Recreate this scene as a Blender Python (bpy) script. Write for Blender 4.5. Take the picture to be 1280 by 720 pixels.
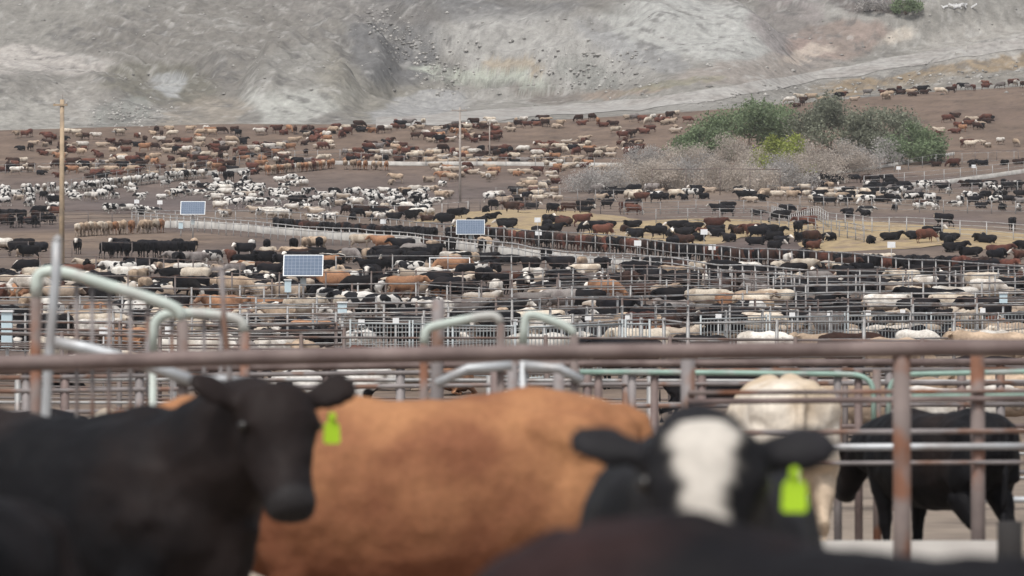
import bpy, bmesh, math, random
import numpy as np
from mathutils import Vector, Matrix
for o in list(bpy.data.objects): bpy.data.objects.remove(o)
S = bpy.context.scene
C = S.collection
R = math.radians
rng = np.random.default_rng(7)
random.seed(7)

# ------------------------------------------------------------------ camera
F = 5000.0; CAMZ = 1.4; PITCH = math.atan(140 / F)
cd = bpy.data.cameras.new('camera'); cam = bpy.data.objects.new('camera', cd); C.objects.link(cam)
cam.location = (0, 0, CAMZ); cam.rotation_euler = (R(90) + PITCH, 0, 0)
cd.sensor_width = 36; cd.lens = F / 1280 * 36; cd.clip_start = 0.5; cd.clip_end = 4000
cd.dof.use_dof = True; cd.dof.focus_distance = 215; cd.dof.aperture_fstop = 4.5
S.camera = cam
# ------------------------------------------------------------------ world + sun (bright overcast)
SUN_EL, SUN_AZ = R(58), R(200)
W = bpy.data.worlds.new('World'); S.world = W; W.use_nodes = True
wn = W.node_tree.nodes; wl = W.node_tree.links; wn.clear()
sky = wn.new('ShaderNodeTexSky'); sky.sky_type = 'NISHITA'; sky.sun_disc = False
sky.sun_elevation = SUN_EL; sky.sun_rotation = SUN_AZ; sky.air_density = 1.0; sky.dust_density = 3.0; sky.ozone_density = 1.0
hs = wn.new('ShaderNodeHueSaturation'); hs.inputs['Saturation'].default_value = 0.28
bg = wn.new('ShaderNodeBackground'); bg.inputs['Strength'].default_value = 0.12
wo = wn.new('ShaderNodeOutputWorld')
wl.new(sky.outputs[0], hs.inputs['Color']); wl.new(hs.outputs[0], bg.inputs[0]); wl.new(bg.outputs[0], wo.inputs[0])
ld = bpy.data.lights.new('sun', 'SUN'); ld.energy = 2.0; ld.angle = R(10); ld.color = (1, .95, .88)
lo = bpy.data.objects.new('sun', ld); C.objects.link(lo)
# sun_rotation measured clockwise from +Y : direction to the sun
sd = Vector((math.sin(SUN_AZ) * math.cos(SUN_EL), math.cos(SUN_AZ) * math.cos(SUN_EL), math.sin(SUN_EL)))
lo.rotation_euler = sd.to_track_quat('Z', 'Y').to_euler(); lo.location = (0, 0, 60)
S.view_settings.view_transform = 'Standard'; S.view_settings.look = 'None'
S.view_settings.exposure = 0.38; S.view_settings.gamma = 1
S.render.engine = 'CYCLES'
S.cycles.max_bounces = 4; S.cycles.use_denoising = True; S.cycles.volume_bounces = 0

# ------------------------------------------------------------------ noise
_lat = rng.random((256, 256))
def vnoise(x, y):
    xi = np.floor(x).astype(int); yi = np.floor(y).astype(int); fx = x - xi; fy = y - yi
    fx = fx * fx * (3 - 2 * fx); fy = fy * fy * (3 - 2 * fy)
    a = _lat[xi & 255, yi & 255]; b = _lat[(xi + 1) & 255, yi & 255]; c = _lat[xi & 255, (yi + 1) & 255]; d = _lat[(xi + 1) & 255, (yi + 1) & 255]
    return (a * (1 - fx) + b * fx) * (1 - fy) + (c * (1 - fx) + d * fx) * fy
def fbm(x, y, o=5, g=.5):
    s = 0; a = 1; t = 0
    for i in range(o):
        s = s + a * (vnoise(x * 2 ** i + 17.3 * i, y * 2 ** i + 9.1 * i) - .5); t += a; a *= g
    return s / t * 2
def sstep(a, b, x):
    t = np.clip((x - a) / (b - a), 0, 1); return t * t * (3 - 2 * t)
def ridged(x, y, o=4):
    s = 0; a = 1
    for i in range(o):
        s = s + a * (1 - abs(2 * vnoise(x * 2 ** i + 5 * i, y * 2 ** i + 3 * i) - 1)); a *= .5
    return s / 1.9
# ------------------------------------------------------------------ terrain
_ky = np.array([-100, 50, 60, 80, 110, 150, 180, 220, 280, 350, 430, 500, 560, 620, 665, 700, 760, 900, 1100])
_kz = np.array([0, 0, .3, .95, 2.0, 3.2, 4.75, 7.1, 10.4, 15, 20.8, 27.2, 35, 44.8, 50.5, 61, 84, 140, 190.])
_dy = np.arange(-100, 1100, 1.0); _dz = np.interp(_dy, _ky, _kz)
_k = np.hanning(25); _k /= _k.sum(); _dz = np.convolve(np.pad(_dz, 12, mode='edge'), _k, mode='valid')
def proj(x, y, z):
    c, s = math.cos(PITCH), math.sin(PITCH)
    f = y * c + (z - CAMZ) * s; u = -y * s + (z - CAMZ) * c
    return 640 + F * x / f, 360 - F * u / f
def boundary(x):                      # where the pens end and the spoil slopes begin
    u = x / 78.0
    return 616 + 34 * sstep(.15, 1.1, u) - 11 * sstep(0.1, 1.1, -u) + 3 * np.sin(x * .09)
MOUNDS = []
def base_z(x, y):
    return np.interp(y, _dy, _dz) + .045 * (x + np.sqrt(x * x + 60)) * .5 * sstep(380, 620, y)
def T(x, y):
    x = np.asarray(x, float); y = np.asarray(y, float)
    z = base_z(x, y)
    z = z + fbm(x * .05, y * .05, 3) * .35 * sstep(50, 120, y)
    for (mx, my, rx, ry, h) in MOUNDS:
        z = z + h * np.exp(-(((x - mx) / rx) ** 2 + ((y - my) / ry) ** 2) * 1.6)
    px, py = proj(x, y, z)
    e = y - boundary(x)
    k = sstep(2, 30, e)
    # road bench stays smooth
    rc = road_c(px); road = 1 - sstep(12, 26, abs(py - rc)); road = road * sstep(420, 600, px)
    k2 = k * (1 - .93 * road)
    wx = x + 8 * fbm(x * .03 + 5, y * .03, 3); wy = y + 8 * fbm(x * .03, y * .03 + 9, 3)
    z = z + k2 * (9.0 * fbm(wx * .022, wy * .014 + 3, 3) + 2.6 * ridged(wx * .045 + wy * .012, wy * .022, 4) - 1.6)
    rough = np.clip(.5 + 1.3 * fbm(x * .02 + 40, y * .02 + 11, 3), .1, 1)
    rough = np.maximum(rough, blob(px, py, 505, 60, 75, 60, .6))
    z = z + k2 * rough * (1.7 * ridged(wx * .16 + wy * .05, wy * .10, 4) + .75 * fbm(x * .45, y * .40, 5))
    rm_ = sstep(-.15, .35, fbm(x * .018 + 21, y * .018 + 4, 3)); z = z + k2 * rm_ * 1.5 * (ridged(wx * .20 + y * .13, y * .035, 3) - .5)
    # spoil mound with a crisp shoulder right of centre
    z = z + k * 7.5 * sstep(0, .8, blob(px, py, 740, 62, 230, 52, .15))
    z = z + k * 5.0 * sstep(0, .9, blob(px, py, 400, 110, 90, 45, -.35)) * (.7 + .5 * ridged(x * .11 + y * .1, y * .02, 3))
    tz = np.maximum(blob(px, py, 640, 100, 130, 20, .05), blob(px, py, 880, 18, 150, 22, .06))
    st_ = (z + .6 * fbm(x * .05, y * .05, 2)) / 2.6; z = z + k * tz * 1.9 * (sstep(.25, .75, st_ - np.floor(st_)) - (st_ - np.floor(st_)))
    z = z - k * 3.0 * blob(px, py, 205, 105, 60, 24, 0) - k * 3 * blob(px, py, 690, 90, 110, 14, 0)
    return z
def road_c(px):
    return np.interp(px, [400, 520, 640, 760, 860, 960, 1060, 1160, 1290], [158, 150, 140, 133, 122, 105, 88, 70, 50])
def blob(px, py, cx, cy, rx, ry, ang=0):
    dx = px - cx; dy = py - cy; c, s = math.cos(ang), math.sin(ang)
    a = (dx * c + dy * s) / rx; b = (-dx * s + dy * c) / ry
    return np.clip(1.25 - np.sqrt(a * a + b * b), 0, .5) * 2
_Y = np.concatenate([np.arange(78, 120, 1.0), np.arange(120, 800, 1.5)])
def ray(px, py):
    c, s = math.cos(PITCH), math.sin(PITCH); a = (px - 640) / F; b = (360 - py) / F
    return a, c - b * s, s + b * c
def P3(px, py, d):
    a, fy, fz = ray(px, py); return Vector((a / fy * d, d, CAMZ + fz / fy * d))
def hit(px, py, h=0.0):
    a, fy, fz = ray(px, py)
    x = a / fy * _Y; z = CAMZ + fz / fy * _Y
    g = T(x, _Y) + h - z
    i = np.argmax(g > 0)
    if g[i] <= 0: i = len(_Y) - 1
    if i == 0: y = _Y[0]
    else:
        t = -g[i - 1] / (g[i] - g[i - 1]); y = _Y[i - 1] + t * (_Y[i] - _Y[i - 1])
    x = a / fy * y
    return Vector((float(x), float(y), float(T(x, y))))
# straw mounds (world ellipses)
_m = []
for (px, py, rx, ry, h) in [(655, 283, 10.5, 36, 1.3), (880, 293, 14, 30, 1.2), (1060, 300, 8, 20, .8), (1180, 308, 13.5, 30, 1.4)]:
    p = hit(px, py); _m.append((p.x, p.y, rx, ry, h))
MOUNDS.extend(_m)

# ------------------------------------------------------------------ materials
MATS = {}
def mat(name, col, rough=.8, var=.15, scale=4, metal=0, bump=0, bscale=30, col2=None, c2scale=1.5, c2lo=.5, c2hi=.6, spec=.3, obj=False):
    if name in MATS: return MATS[name]
    m = bpy.data.materials.new(name); m.use_nodes = True; n = m.node_tree.nodes; l = m.node_tree.links
    b = n['Principled BSDF']; b.inputs['Roughness'].default_value = rough; b.inputs['Metallic'].default_value = metal
    b.inputs['Specular IOR Level'].default_value = spec
    tc = n.new('ShaderNodeTexCoord'); src = tc.outputs['Object']
    nz = n.new('ShaderNodeTexNoise'); nz.inputs['Scale'].default_value = scale; nz.inputs['Detail'].default_value = 6; l.new(src, nz.inputs['Vector'])
    mr = n.new('ShaderNodeMapRange'); mr.inputs['From Min'].default_value = .3; mr.inputs['From Max'].default_value = .7
    mr.inputs['To Min'].default_value = 1 - var; mr.inputs['To Max'].default_value = 1 + var; l.new(nz.outputs['Fac'], mr.inputs['Value'])
    mx = n.new('ShaderNodeMix'); mx.data_type = 'RGBA'; mx.blend_type = 'MULTIPLY'; mx.inputs[0].default_value = 1
    mx.inputs[6].default_value = (*col, 1)
    if col2:
        n2 = n.new('ShaderNodeTexNoise'); n2.inputs['Scale'].default_value = c2scale; n2.inputs['Detail'].default_value = 8; l.new(src, n2.inputs['Vector'])
        m2 = n.new('ShaderNodeMapRange'); m2.inputs['From Min'].default_value = c2lo; m2.inputs['From Max'].default_value = c2hi; l.new(n2.outputs['Fac'], m2.inputs['Value'])
        x2 = n.new('ShaderNodeMix'); x2.data_type = 'RGBA'; x2.inputs[6].default_value = (*col, 1); x2.inputs[7].default_value = (*col2, 1)
        l.new(m2.outputs[0], x2.inputs[0]); l.new(x2.outputs[2], mx.inputs[6])
    l.new(mr.outputs[0], mx.inputs[7]); l.new(mx.outputs[2], b.inputs['Base Color'])
    if bump:
        bn = n.new('ShaderNodeTexNoise'); bn.inputs['Scale'].default_value = bscale; bn.inputs['Detail'].default_value = 5; l.new(src, bn.inputs['Vector'])
        bp = n.new('ShaderNodeBump'); bp.inputs['Strength'].default_value = .6; bp.inputs['Distance'].default_value = bump
        l.new(bn.outputs['Fac'], bp.inputs['Height']); l.new(bp.outputs[0], b.inputs['Normal'])
    MATS[name] = m; return m
def tint_mat(name, rough=.9, bump=.05, bscale=2.0, detail=.18):
    m = bpy.data.materials.new(name); m.use_nodes = True; n = m.node_tree.nodes; l = m.node_tree.links
    b = n['Principled BSDF']; b.inputs['Roughness'].default_value = rough; b.inputs['Specular IOR Level'].default_value = .15
    at = n.new('ShaderNodeAttribute'); at.attribute_name = 'tint'
    tc = n.new('ShaderNodeTexCoord')
    nz = n.new('ShaderNodeTexNoise'); nz.inputs['Scale'].default_value = bscale; nz.inputs['Detail'].default_value = 9; nz.inputs['Roughness'].default_value = .65; l.new(tc.outputs['Object'], nz.inputs['Vector'])
    mr = n.new('ShaderNodeMapRange'); mr.inputs['From Min'].default_value = .3; mr.inputs['From Max'].default_value = .7
    mr.inputs['To Min'].default_value = 1 - detail; mr.inputs['To Max'].default_value = 1 + detail; l.new(nz.outputs['Fac'], mr.inputs['Value'])
    mx = n.new('ShaderNodeMix'); mx.data_type = 'RGBA'; mx.blend_type = 'MULTIPLY'; mx.inputs[0].default_value = 1
    l.new(at.outputs['Color'], mx.inputs[6]); l.new(mr.outputs[0], mx.inputs[7]); l.new(mx.outputs[2], b.inputs['Base Color'])
    bp = n.new('ShaderNodeBump'); bp.inputs['Strength'].default_value = .8; bp.inputs['Distance'].default_value = bump
    l.new(nz.outputs['Fac'], bp.inputs['Height']); l.new(bp.outputs[0], b.inputs['Normal'])
    return m
# ------------------------------------------------------------------ object helpers
def tag(o, label=None, cat=None, group=None, kind=None):
    if label: o['label'] = label
    if cat: o['category'] = cat
    if group: o['group'] = group
    if kind: o['kind'] = kind
    return o
def link_mesh(name, me, m=None, parent=None, loc=None):
    o = bpy.data.objects.new(name, me); C.objects.link(o)
    if m is not None:
        me.materials.clear(); me.materials.append(m)
    if parent is not None: o.parent = parent
    if loc is not None: o.location = loc
    return o
def np_mesh(name, V, Fc, smooth=False, tint=None):
    me = bpy.data.meshes.new(name); V = np.asarray(V, np.float32); Fc = np.asarray(Fc, np.int32)
    me.vertices.add(len(V)); me.vertices.foreach_set('co', V.ravel())
    k = Fc.shape[1]; me.loops.add(len(Fc) * k); me.loops.foreach_set('vertex_index', Fc.ravel())
    me.polygons.add(len(Fc)); me.polygons.foreach_set('loop_start', np.arange(0, len(Fc) * k, k, dtype=np.int32))
    me.polygons.foreach_set('loop_total', np.full(len(Fc), k, np.int32))
    if smooth: me.polygons.foreach_set('use_smooth', np.ones(len(Fc), bool))
    me.update(calc_edges=True)
    if tint is not None:
        a = me.color_attributes.new('tint', 'FLOAT_COLOR', 'POINT')
        a.data.foreach_set('color', np.concatenate([tint, np.ones((len(V), 1))], 1).astype(np.float32).ravel())
    return me
def empty(name, loc, rz=0):
    o = bpy.data.objects.new(name, None); C.objects.link(o); o.location = loc; o.rotation_euler = (0, 0, rz); o.empty_display_size = .2; return o
class MB:
    def __init__(s): s.bm = bmesh.new()
    def box(s, c, d, rot=None):
        r = bmesh.ops.create_cube(s.bm, size=1)
        M = Matrix.Translation(c) @ (rot.to_4x4() if rot is not None else Matrix.Identity(4)) @ Matrix.Diagonal((*d, 1))
        bmesh.ops.transform(s.bm, matrix=M, verts=r['verts']); return s
    def tube(s, pts, r, n=8, caps=True):
        pts = [Vector(p) for p in pts]; rr = r if hasattr(r, '__len__') else [r] * len(pts)
        rings = []; prev = None
        for i, p in enumerate(pts):
            t = (pts[min(i + 1, len(pts) - 1)] - pts[max(i - 1, 0)]).normalized()
            if prev is None:
                a = t.cross(Vector((0, 0, 1)));  a = a if a.length > .1 else t.cross(Vector((1, 0, 0)))
            else: a = prev - t * prev.dot(t)
            a.normalize(); prev = a; b = t.cross(a)
            rings.append([s.bm.verts.new(p + (a * math.cos(k * 2 * math.pi / n) + b * math.sin(k * 2 * math.pi / n)) * rr[i]) for k in range(n)])
        for q, w in zip(rings, rings[1:]):
            for k in range(n):
                f = s.bm.faces.new((q[k], q[(k + 1) % n], w[(k + 1) % n], w[k])); f.smooth = True
        if caps:
            s.bm.faces.new(rings[0][::-1]); s.bm.faces.new(rings[-1])
        return s
    def build(s, name, m, parent=None, loc=None):
        bmesh.ops.recalc_face_normals(s.bm, faces=s.bm.faces)
        me = bpy.data.meshes.new(name); s.bm.to_mesh(me); s.bm.free()
        return link_mesh(name, me, m, parent, loc)
def rounded(pts, r=.12, n=5):
    pts = [Vector(p) for p in pts]; out = [pts[0]]
    for a, b, c in zip(pts, pts[1:], pts[2:]):
        u = (a - b); v = (c - b); ru = min(r, u.length * .45); rv = min(r, v.length * .45)
        p = b + u.normalized() * ru; q = b + v.normalized() * rv
        for i in range(n + 1):
            t = i / n; out.append(p * (1 - t) ** 2 + b * 2 * t * (1 - t) + q * t * t)
    out.append(pts[-1]); return out

# ------------------------------------------------------------------ ground + hillside
def grid_mesh(name, xs, Yf, nv, tintf, m, smooth=True):
    xs = np.asarray(xs); v = np.linspace(0, 1, nv)[:, None]
    X = np.broadcast_to(xs[None, :], (nv, len(xs))).copy(); Yv = Yf(X, v); Z = T(X, Yv)
    V = np.stack([X, Yv, Z], -1).reshape(-1, 3); nx = len(xs)
    i = np.arange(nv - 1)[:, None] * nx + np.arange(nx - 1)[None, :]
    Fc = np.stack([i, i + 1, i + nx + 1, i + nx], -1).reshape(-1, 4)
    tint = tintf(V[:, 0], V[:, 1], V[:, 2])
    o = link_mesh(name, np_mesh(name, V, Fc, smooth, tint), m)
    return tag(o, kind='structure')
def mixc(c, d, k): return c * (1 - k[:, None]) + np.array(d) * k[:, None]
def soil_tint(x, y, z):
    px, py = proj(x, y, z)
    n1 = fbm(x * .04, y * .03, 4); n2 = fbm(x * .3, y * .25, 4)
    c = np.tile(np.array([.175, .135, .108]), (len(x), 1))
    c = mixc(c, (.105, .082, .078), sstep(-.1, .5, n1) * .8)
    c = mixc(c, (.115, .095, .092), blob(px, py, 300, 235, 420, 26) * .8)
    c = mixc(c, (.24, .175, .125), blob(px, py, 120, 300, 190, 12) * .7)
    c = mixc(c, (.07, .055, .055), blob(px, py, 700, 345, 800, 60, .03) * .35)
    c = mixc(c, (.155, .112, .086), sstep(480, 560, y) * .8)
    c = mixc(c, (.30, .25, .2), sstep(90, 40, y) * .7)
    n3 = fbm(x * .8, y * .6, 4, .65)
    c = mixc(c, (.065, .05, .047), sstep(.12, .5, n3) * .55)
    return c * (1 + .32 * n2[:, None])
PAT = [  # pixel-centred descriptions of the patches of different spoil on the slope: cx, cy, rx, ry, angle, colour, strength
 (60, 75, 80, 18, .05, (.50, .47, .44), .9), (110, 130, 120, 26, -.25, (.42, .40, .37), .6), (30, 150, 60, 30, 0, (.40, .39, .36), .6),
 (360, 100, 55, 34, -.5, (.47, .47, .44), .9), (390, 130, 60, 22, -.4, (.46, .46, .43), .8), (290, 60, 180, 50, .1, (.26, .245, .225), .7),
 (205, 104, 70, 26, .1, (.22, .21, .18), .8), (212, 106, 24, 15, .2, (.42, .425, .42), .9), (150, 140, 40, 14, -.3, (.30, .31, .29), .6),
 (250, 145, 60, 20, -.2, (.38, .34, .29), .6), (470, 115, 70, 40, .4, (.30, .285, .25), .7), (500, 50, 60, 62, .9, (.22, .217, .215), .9),
 (600, 12, 130, 14, 0, (.24, .236, .232), .9), (440, 10, 120, 18, .1, (.25, .235, .22), .6), (690, 60, 130, 42, .1, (.43, .42, .40), .8),
 (610, 96, 80, 7, .08, (.50, .52, .46), .9), (620, 106, 85, 5, .05, (.36, .37, .33), .7), (650, 84, 40, 7, .1, (.42, .36, .28), .7),
 (880, 40, 110, 36, .1, (.47, .47, .45), .9), (790, 60, 70, 14, .4, (.33, .33, .33), .6), (745, 95, 40, 16, .4, (.30, .30, .28), .7),
 (990, 40, 50, 38, .4, (.34, .31, .30), .8), (950, 90, 95, 16, -.1, (.38, .34, .31), .6), (1055, 52, 60, 20, -.1, (.36, .285, .25), .7),
 (1015, 70, 40, 8, -.3, (.55, .48, .42), .8), (1130, 48, 22, 7, -.4, (.55, .50, .44), .9), (1090, 8, 60, 14, .1, (.20, .18, .17), .8),
 (780, 117, 60, 5, -.05, (.36, .29, .24), .6), (690, 119, 45, 6, .05, (.26, .24, .22), .9), (850, 108, 60, 5, -.12, (.30, .285, .22), .6), (1230, 55, 70, 28, -.1, (.42, .40, .37), .7),
 (520, 140, 60, 16, -.2, (.42, .42, .42), .7), (1180, 90, 150, 9, -.16, (.34, .27, .19), .8), (1200, 100, 100, 9, -.1, (.30, .28, .25), .7), (900, 148, 200, 8, -.15, (.33, .31, .28), .7)]
def hill_tint(x, y, z):
    px, py = proj(x, y, z)
    wx = px + 22 * fbm(x * .06, y * .06, 4) + 7 * fbm(x * .5, y * .3, 3); wy = py + 11 * fbm(x * .06 + 7, y * .06 + 3, 4) + 5 * fbm(x * .5 + 3, y * .3, 3)
    c = np.tile(np.array([.26, .25, .23]), (len(x), 1))
    c = mixc(c, (.205, .195, .18), sstep(-.15, .45, fbm(x * .03 + 3, y * .02, 4)) * .7)
    c = mixc(c, (.37, .36, .34), sstep(.1, .5, fbm(x * .035 + 30, y * .03 + 8, 4)) * .6)
    for cx, cy, rx, ry, a, col, k in PAT: c = mixc(c, tuple(b_ + (v * .82 - b_) * 1.3 for v, b_ in zip(col, (.255, .245, .23))), sstep(0, .75, blob(wx, wy, cx, cy, rx, ry, a)) * k)
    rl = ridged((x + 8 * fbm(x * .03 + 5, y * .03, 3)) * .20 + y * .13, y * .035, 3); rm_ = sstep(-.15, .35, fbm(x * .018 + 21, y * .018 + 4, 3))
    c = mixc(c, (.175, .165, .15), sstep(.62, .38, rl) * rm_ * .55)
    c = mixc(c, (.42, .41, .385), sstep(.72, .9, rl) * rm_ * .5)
    st = fbm(x * .5 + y * .2, y * .45, 5, .6)
    c = mixc(c, (.15, .145, .14), sstep(.08, .4, st) * sstep(-.2, .3, fbm(x * .04 + 70, y * .04, 3)) * .7)
    c = mixc(c, (.47, .46, .44), sstep(.2, .5, fbm(x * .6 + 60 - y * .15, y * .42, 5, .6)) * .45)
    return .84 * c * (1 + .24 * fbm(x * 1.1, y * .8, 3, .6)[:, None])
ground_m = tint_mat('trampled_soil', .95, .04, 1.6, .2)
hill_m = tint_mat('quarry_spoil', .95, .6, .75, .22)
xs = np.concatenate([np.linspace(-150, -90, 16)[:-1], np.linspace(-90, 90, 300), np.linspace(90, 150, 16)[1:]])
grid_mesh('ground', xs, lambda X, v: -40 + (boundary(X) + 40) * v ** .85, 520, soil_tint, ground_m)
xs = np.concatenate([np.linspace(-170, -95, 60)[:-1], np.linspace(-95, 95, 480), np.linspace(95, 170, 60)[1:]])
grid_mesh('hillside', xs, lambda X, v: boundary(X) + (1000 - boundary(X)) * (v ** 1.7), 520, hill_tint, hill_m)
# haul road, a sheet just above the slope
def px_strip(name, fu, fl, u0, u1, nu, nv, m, lift=.04):
    V = []
    for i in range(nu):
        u = u0 + (u1 - u0) * i / (nu - 1)
        a = hit(u, fl(u)); b = hit(u, fu(u))
        for j in range(nv):
            p = a.lerp(b, j / (nv - 1)); V.append((p.x, p.y, float(T(p.x, p.y)) + lift))
    Fc = [(i * nv + j, (i + 1) * nv + j, (i + 1) * nv + j + 1, i * nv + j + 1) for i in range(nu - 1) for j in range(nv - 1)]
    o = link_mesh(name, np_mesh(name, V, Fc, True), m); return tag(o, kind='structure')
px_strip('dirt_road', lambda u: float(road_c(u)) - 7 + 3 * float(vnoise(np.array(u * .05), np.array(3.3))), lambda u: float(road_c(u)) + 5 + 6 * float(vnoise(np.array(u * .04), np.array(8.3))), 470, 1330, 150, 14,
         mat('road_gravel', (.32, .31, .295), .95, .25, .9, col2=(.26, .245, .23), c2scale=.2, c2lo=.4, c2hi=.62, bump=.15, bscale=1.2), .07)
# straw bedding mounds
straw_m = mat('straw_bedding', (.33, .25, .145), .95, .22, 1.3, col2=(.23, .175, .125), c2scale=.35, c2lo=.5, c2hi=.66, bump=.05, bscale=4)
MLAB = ['tan straw bedding mound under black cattle beside the second solar panel', 'long tan straw bedding mound below the dry brush', 'small tan straw mound between the two long ones', 'broad tan straw mound nearest the edge of the pens, cattle lying round it']
for k, (mx, my, rx, ry, h) in enumerate(MOUNDS):
    V = [(0, 0, 0)]; Fc = []; NA, NR = 64, 16
    for r in range(1, NR + 1):
        for a in range(NA):
            an = a / NA * 2 * math.pi; e = 1 + .22 * math.sin(3 * an + k) + .12 * math.sin(7 * an + 2 * k) + .06 * math.sin(15 * an)
            q = r / NR * e * .95; V.append((rx * q * math.cos(an), ry * q * math.sin(an), 0))
    V = [(x, y, float(T(mx + x, my + y)) - float(T(mx, my)) + .12 * (1 - min(1, (x / rx) ** 2 + (y / ry) ** 2)) + .01) for x, y, z in V]
    Q = []
    for r in range(NR - 1):
        for a in range(NA):
            b = (a + 1) % NA; Q.append((1 + r * NA + a, 1 + r * NA + b, 1 + (r + 1) * NA + b, 1 + (r + 1) * NA + a))
    for a in range(0, NA, 2): Q.append((0, 1 + a, 1 + a + 1, 1 + (a + 2) % NA))
    o = link_mesh('straw_mound', np_mesh('straw_mound', V, Q, True), straw_m, None, (mx, my, float(T(mx, my))))
    tag(o, MLAB[k], 'straw mound', 'straw bedding mounds in the pens')

# ------------------------------------------------------------------ cattle meshes
def ellip_loft(bm, rings, n=20, p=2.3):
    """rings: (center, halfwidth, halfheight, side vector, up vector)"""
    R_ = []
    for c, hw, hh, sv, uv in rings:
        row = []
        for k in range(n):
            a = 2 * math.pi * k / n; ca, sa = math.cos(a), math.sin(a)
            e = (abs(ca) ** p + abs(sa) ** p) ** (-1 / p)
            row.append(bm.verts.new(c + sv * (ca * e * hw) + uv * (sa * e * hh)))
        R_.append(row)
    for q, w in zip(R_, R_[1:]):
        for k in range(n): bm.faces.new((q[k], q[(k + 1) % n], w[(k + 1) % n], w[k]))
    bm.faces.new(R_[0][::-1]); bm.faces.new(R_[-1])
def loft_path(bm, pts, n=12, p=2, side0=Vector((0, 1, 0))):
    """pts: (pos, hw, hh); rings stand square to the path, rounded ends added"""
    P = [Vector(q[0]) for q in pts]; rings = []
    for i, (c, hw, hh) in enumerate(pts):
        t = (P[min(i + 1, len(P) - 1)] - P[max(i - 1, 0)]).normalized()
        s = (side0 - t * side0.dot(t)).normalized(); u = s.cross(t)
        if u.z < 0: u = -u
        if i == 0:
            rings.append((P[0] - t * min(hw, hh) * .6, hw * .45, hh * .45, s, u)); rings.append((P[0] - t * min(hw, hh) * .3, hw * .8, hh * .8, s, u))
        rings.append((P[i], hw, hh, s, u))
        if i == len(P) - 1:
            rings.append((P[i] + t * min(hw, hh) * .3, hw * .8, hh * .8, s, u)); rings.append((P[i] + t * min(hw, hh) * .6, hw * .45, hh * .45, s, u))
    ellip_loft(bm, rings, n, p)
def cow_mesh(name, pose='up', yaw=0, pitch=.55, hp=None, hyaw=None, voxel=.045, ratio=1, hero=False, seed=0, stride=0, plump=1.0, ears=(0, 0), deep=.03):
    """a steer facing +X, feet on z=0. yaw: turn of the neck; pitch: how far the face points down"""
    bm = bmesh.new(); lie = pose == 'lie'; dz = -.50 if lie else 0
    X, Yv, Z = Vector((1, 0, 0)), Vector((0, 1, 0)), Vector((0, 0, 1))
    body = [(-.84, 1.06, .10, .13), (-.80, 1.05, .16, .19), (-.70, 1.03, .225, .265), (-.52, 1.00, .275, .32), (-.28, .965, .295, .345), (0, .945, .335, .36), (.26, .945, .32, .35),
            (.46, .95, .295, .355), (.62, .965, .26, .335), (.76, .97, .215, .29), (.87, .98, .15, .22), (.93, .99, .08, .13)]
    rr = []
    for x, z, hw, hh in body:
        b = plump if abs(x) < .5 else 1
        w = hw * b * (1.12 if lie else 1.03); h2 = hh * (.93 if lie else 1); dp_ = deep * max(0, 1 - (x / .75) ** 2) if not lie else 0
        rr.append((Vector((x, 0, z + dz - dp_)), w, h2 + dp_, Yv, Z))
    ellip_loft(bm, rr, 24, 2.35)
    # withers ridge and hip bones
    loft_path(bm, [(Vector((.66, 0, 1.20 + dz)), .09, .11), (Vector((.46, 0, 1.245 + dz)), .09, .10), (Vector((.05, 0, 1.215 + dz)), .09, .08), (Vector((-.45, 0, 1.26 + dz)), .10, .09), (Vector((-.76, 0, 1.20 + dz)), .06, .08)], 10)
    for s in (1, -1):
        loft_path(bm, [(Vector((-.40, .19 * s, 1.17 + dz)), .08, .1), (Vector((-.60, .2 * s, 1.1 + dz)), .1, .14), (Vector((-.74, .14 * s, 1.05 + dz)), .08, .12)], 10)
        loft_path(bm, [(Vector((.62, .17 * s, 1.1 + dz)), .09, .14), (Vector((.6, .2 * s, .92 + dz)), .10, .16), (Vector((.62, .18 * s, .78 + dz)), .08, .12)], 10)
    # neck + head
    b0 = Vector((.60, 0, 1.02 + dz))
    down = pose == 'graze'
    L = .50 if not down else .74
    el = {'up': .42, 'graze': -.72, 'lie': .62}[pose] if hp is None else hp
    nd = Vector((math.cos(yaw) * math.cos(el), math.sin(yaw) * math.cos(el), math.sin(el)))
    poll = Vector((.70, .06 * math.sin(yaw), 1.05 + dz)) + nd * L * (1 if not down else 1)
    mid = b0.lerp(poll, .5) + X * .04 * (1 if not down else 2)
    sv = Vector((-math.sin(yaw), math.cos(yaw), 0))
    loft_path(bm, [(b0, .22, .30), (b0.lerp(mid, .5), .20, .27), (mid, .175, .235), (mid.lerp(poll, .6), .145, .19), (poll - nd * .03, .11, .135)], 16, 2.1, sv)
    hy = yaw if hyaw is None else hyaw
    hd = Vector((math.cos(hy) * math.cos(pitch), math.sin(hy) * math.cos(pitch), -math.sin(pitch)))
    if down: hd = Vector((math.cos(hy) * .45, math.sin(hy) * .45, -.9)).normalized()
    hs_ = Vector((-math.sin(hy), math.cos(hy), 0)); hu = hd.cross(hs_); hu = hu if hu.z > 0 or down else -hu
    if down and hu.x < 0: hu = -hu
    hl = .46
    def hpnt(t, lat, up): return poll + hd * (hl * t) + hs_ * lat + hu * up
    head = [(-.10, .09, .085, -.02), (0, .13, .12, 0), (.12, .150, .14, -.005), (.28, .150, .145, -.015), (.42, .128, .135, -.03), (.56, .104, .118, -.04), (.70, .088, .10, -.05), (.84, .088, .09, -.055), (.95, .092, .082, -.055), (1.02, .078, .066, -.055), (1.05, .04, .035, -.055)]
    ellip_loft(bm, [(hpnt(t, 0, u), w, h, hs_, hu) for t, w, h, u in head], 18, 2.5)
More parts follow.
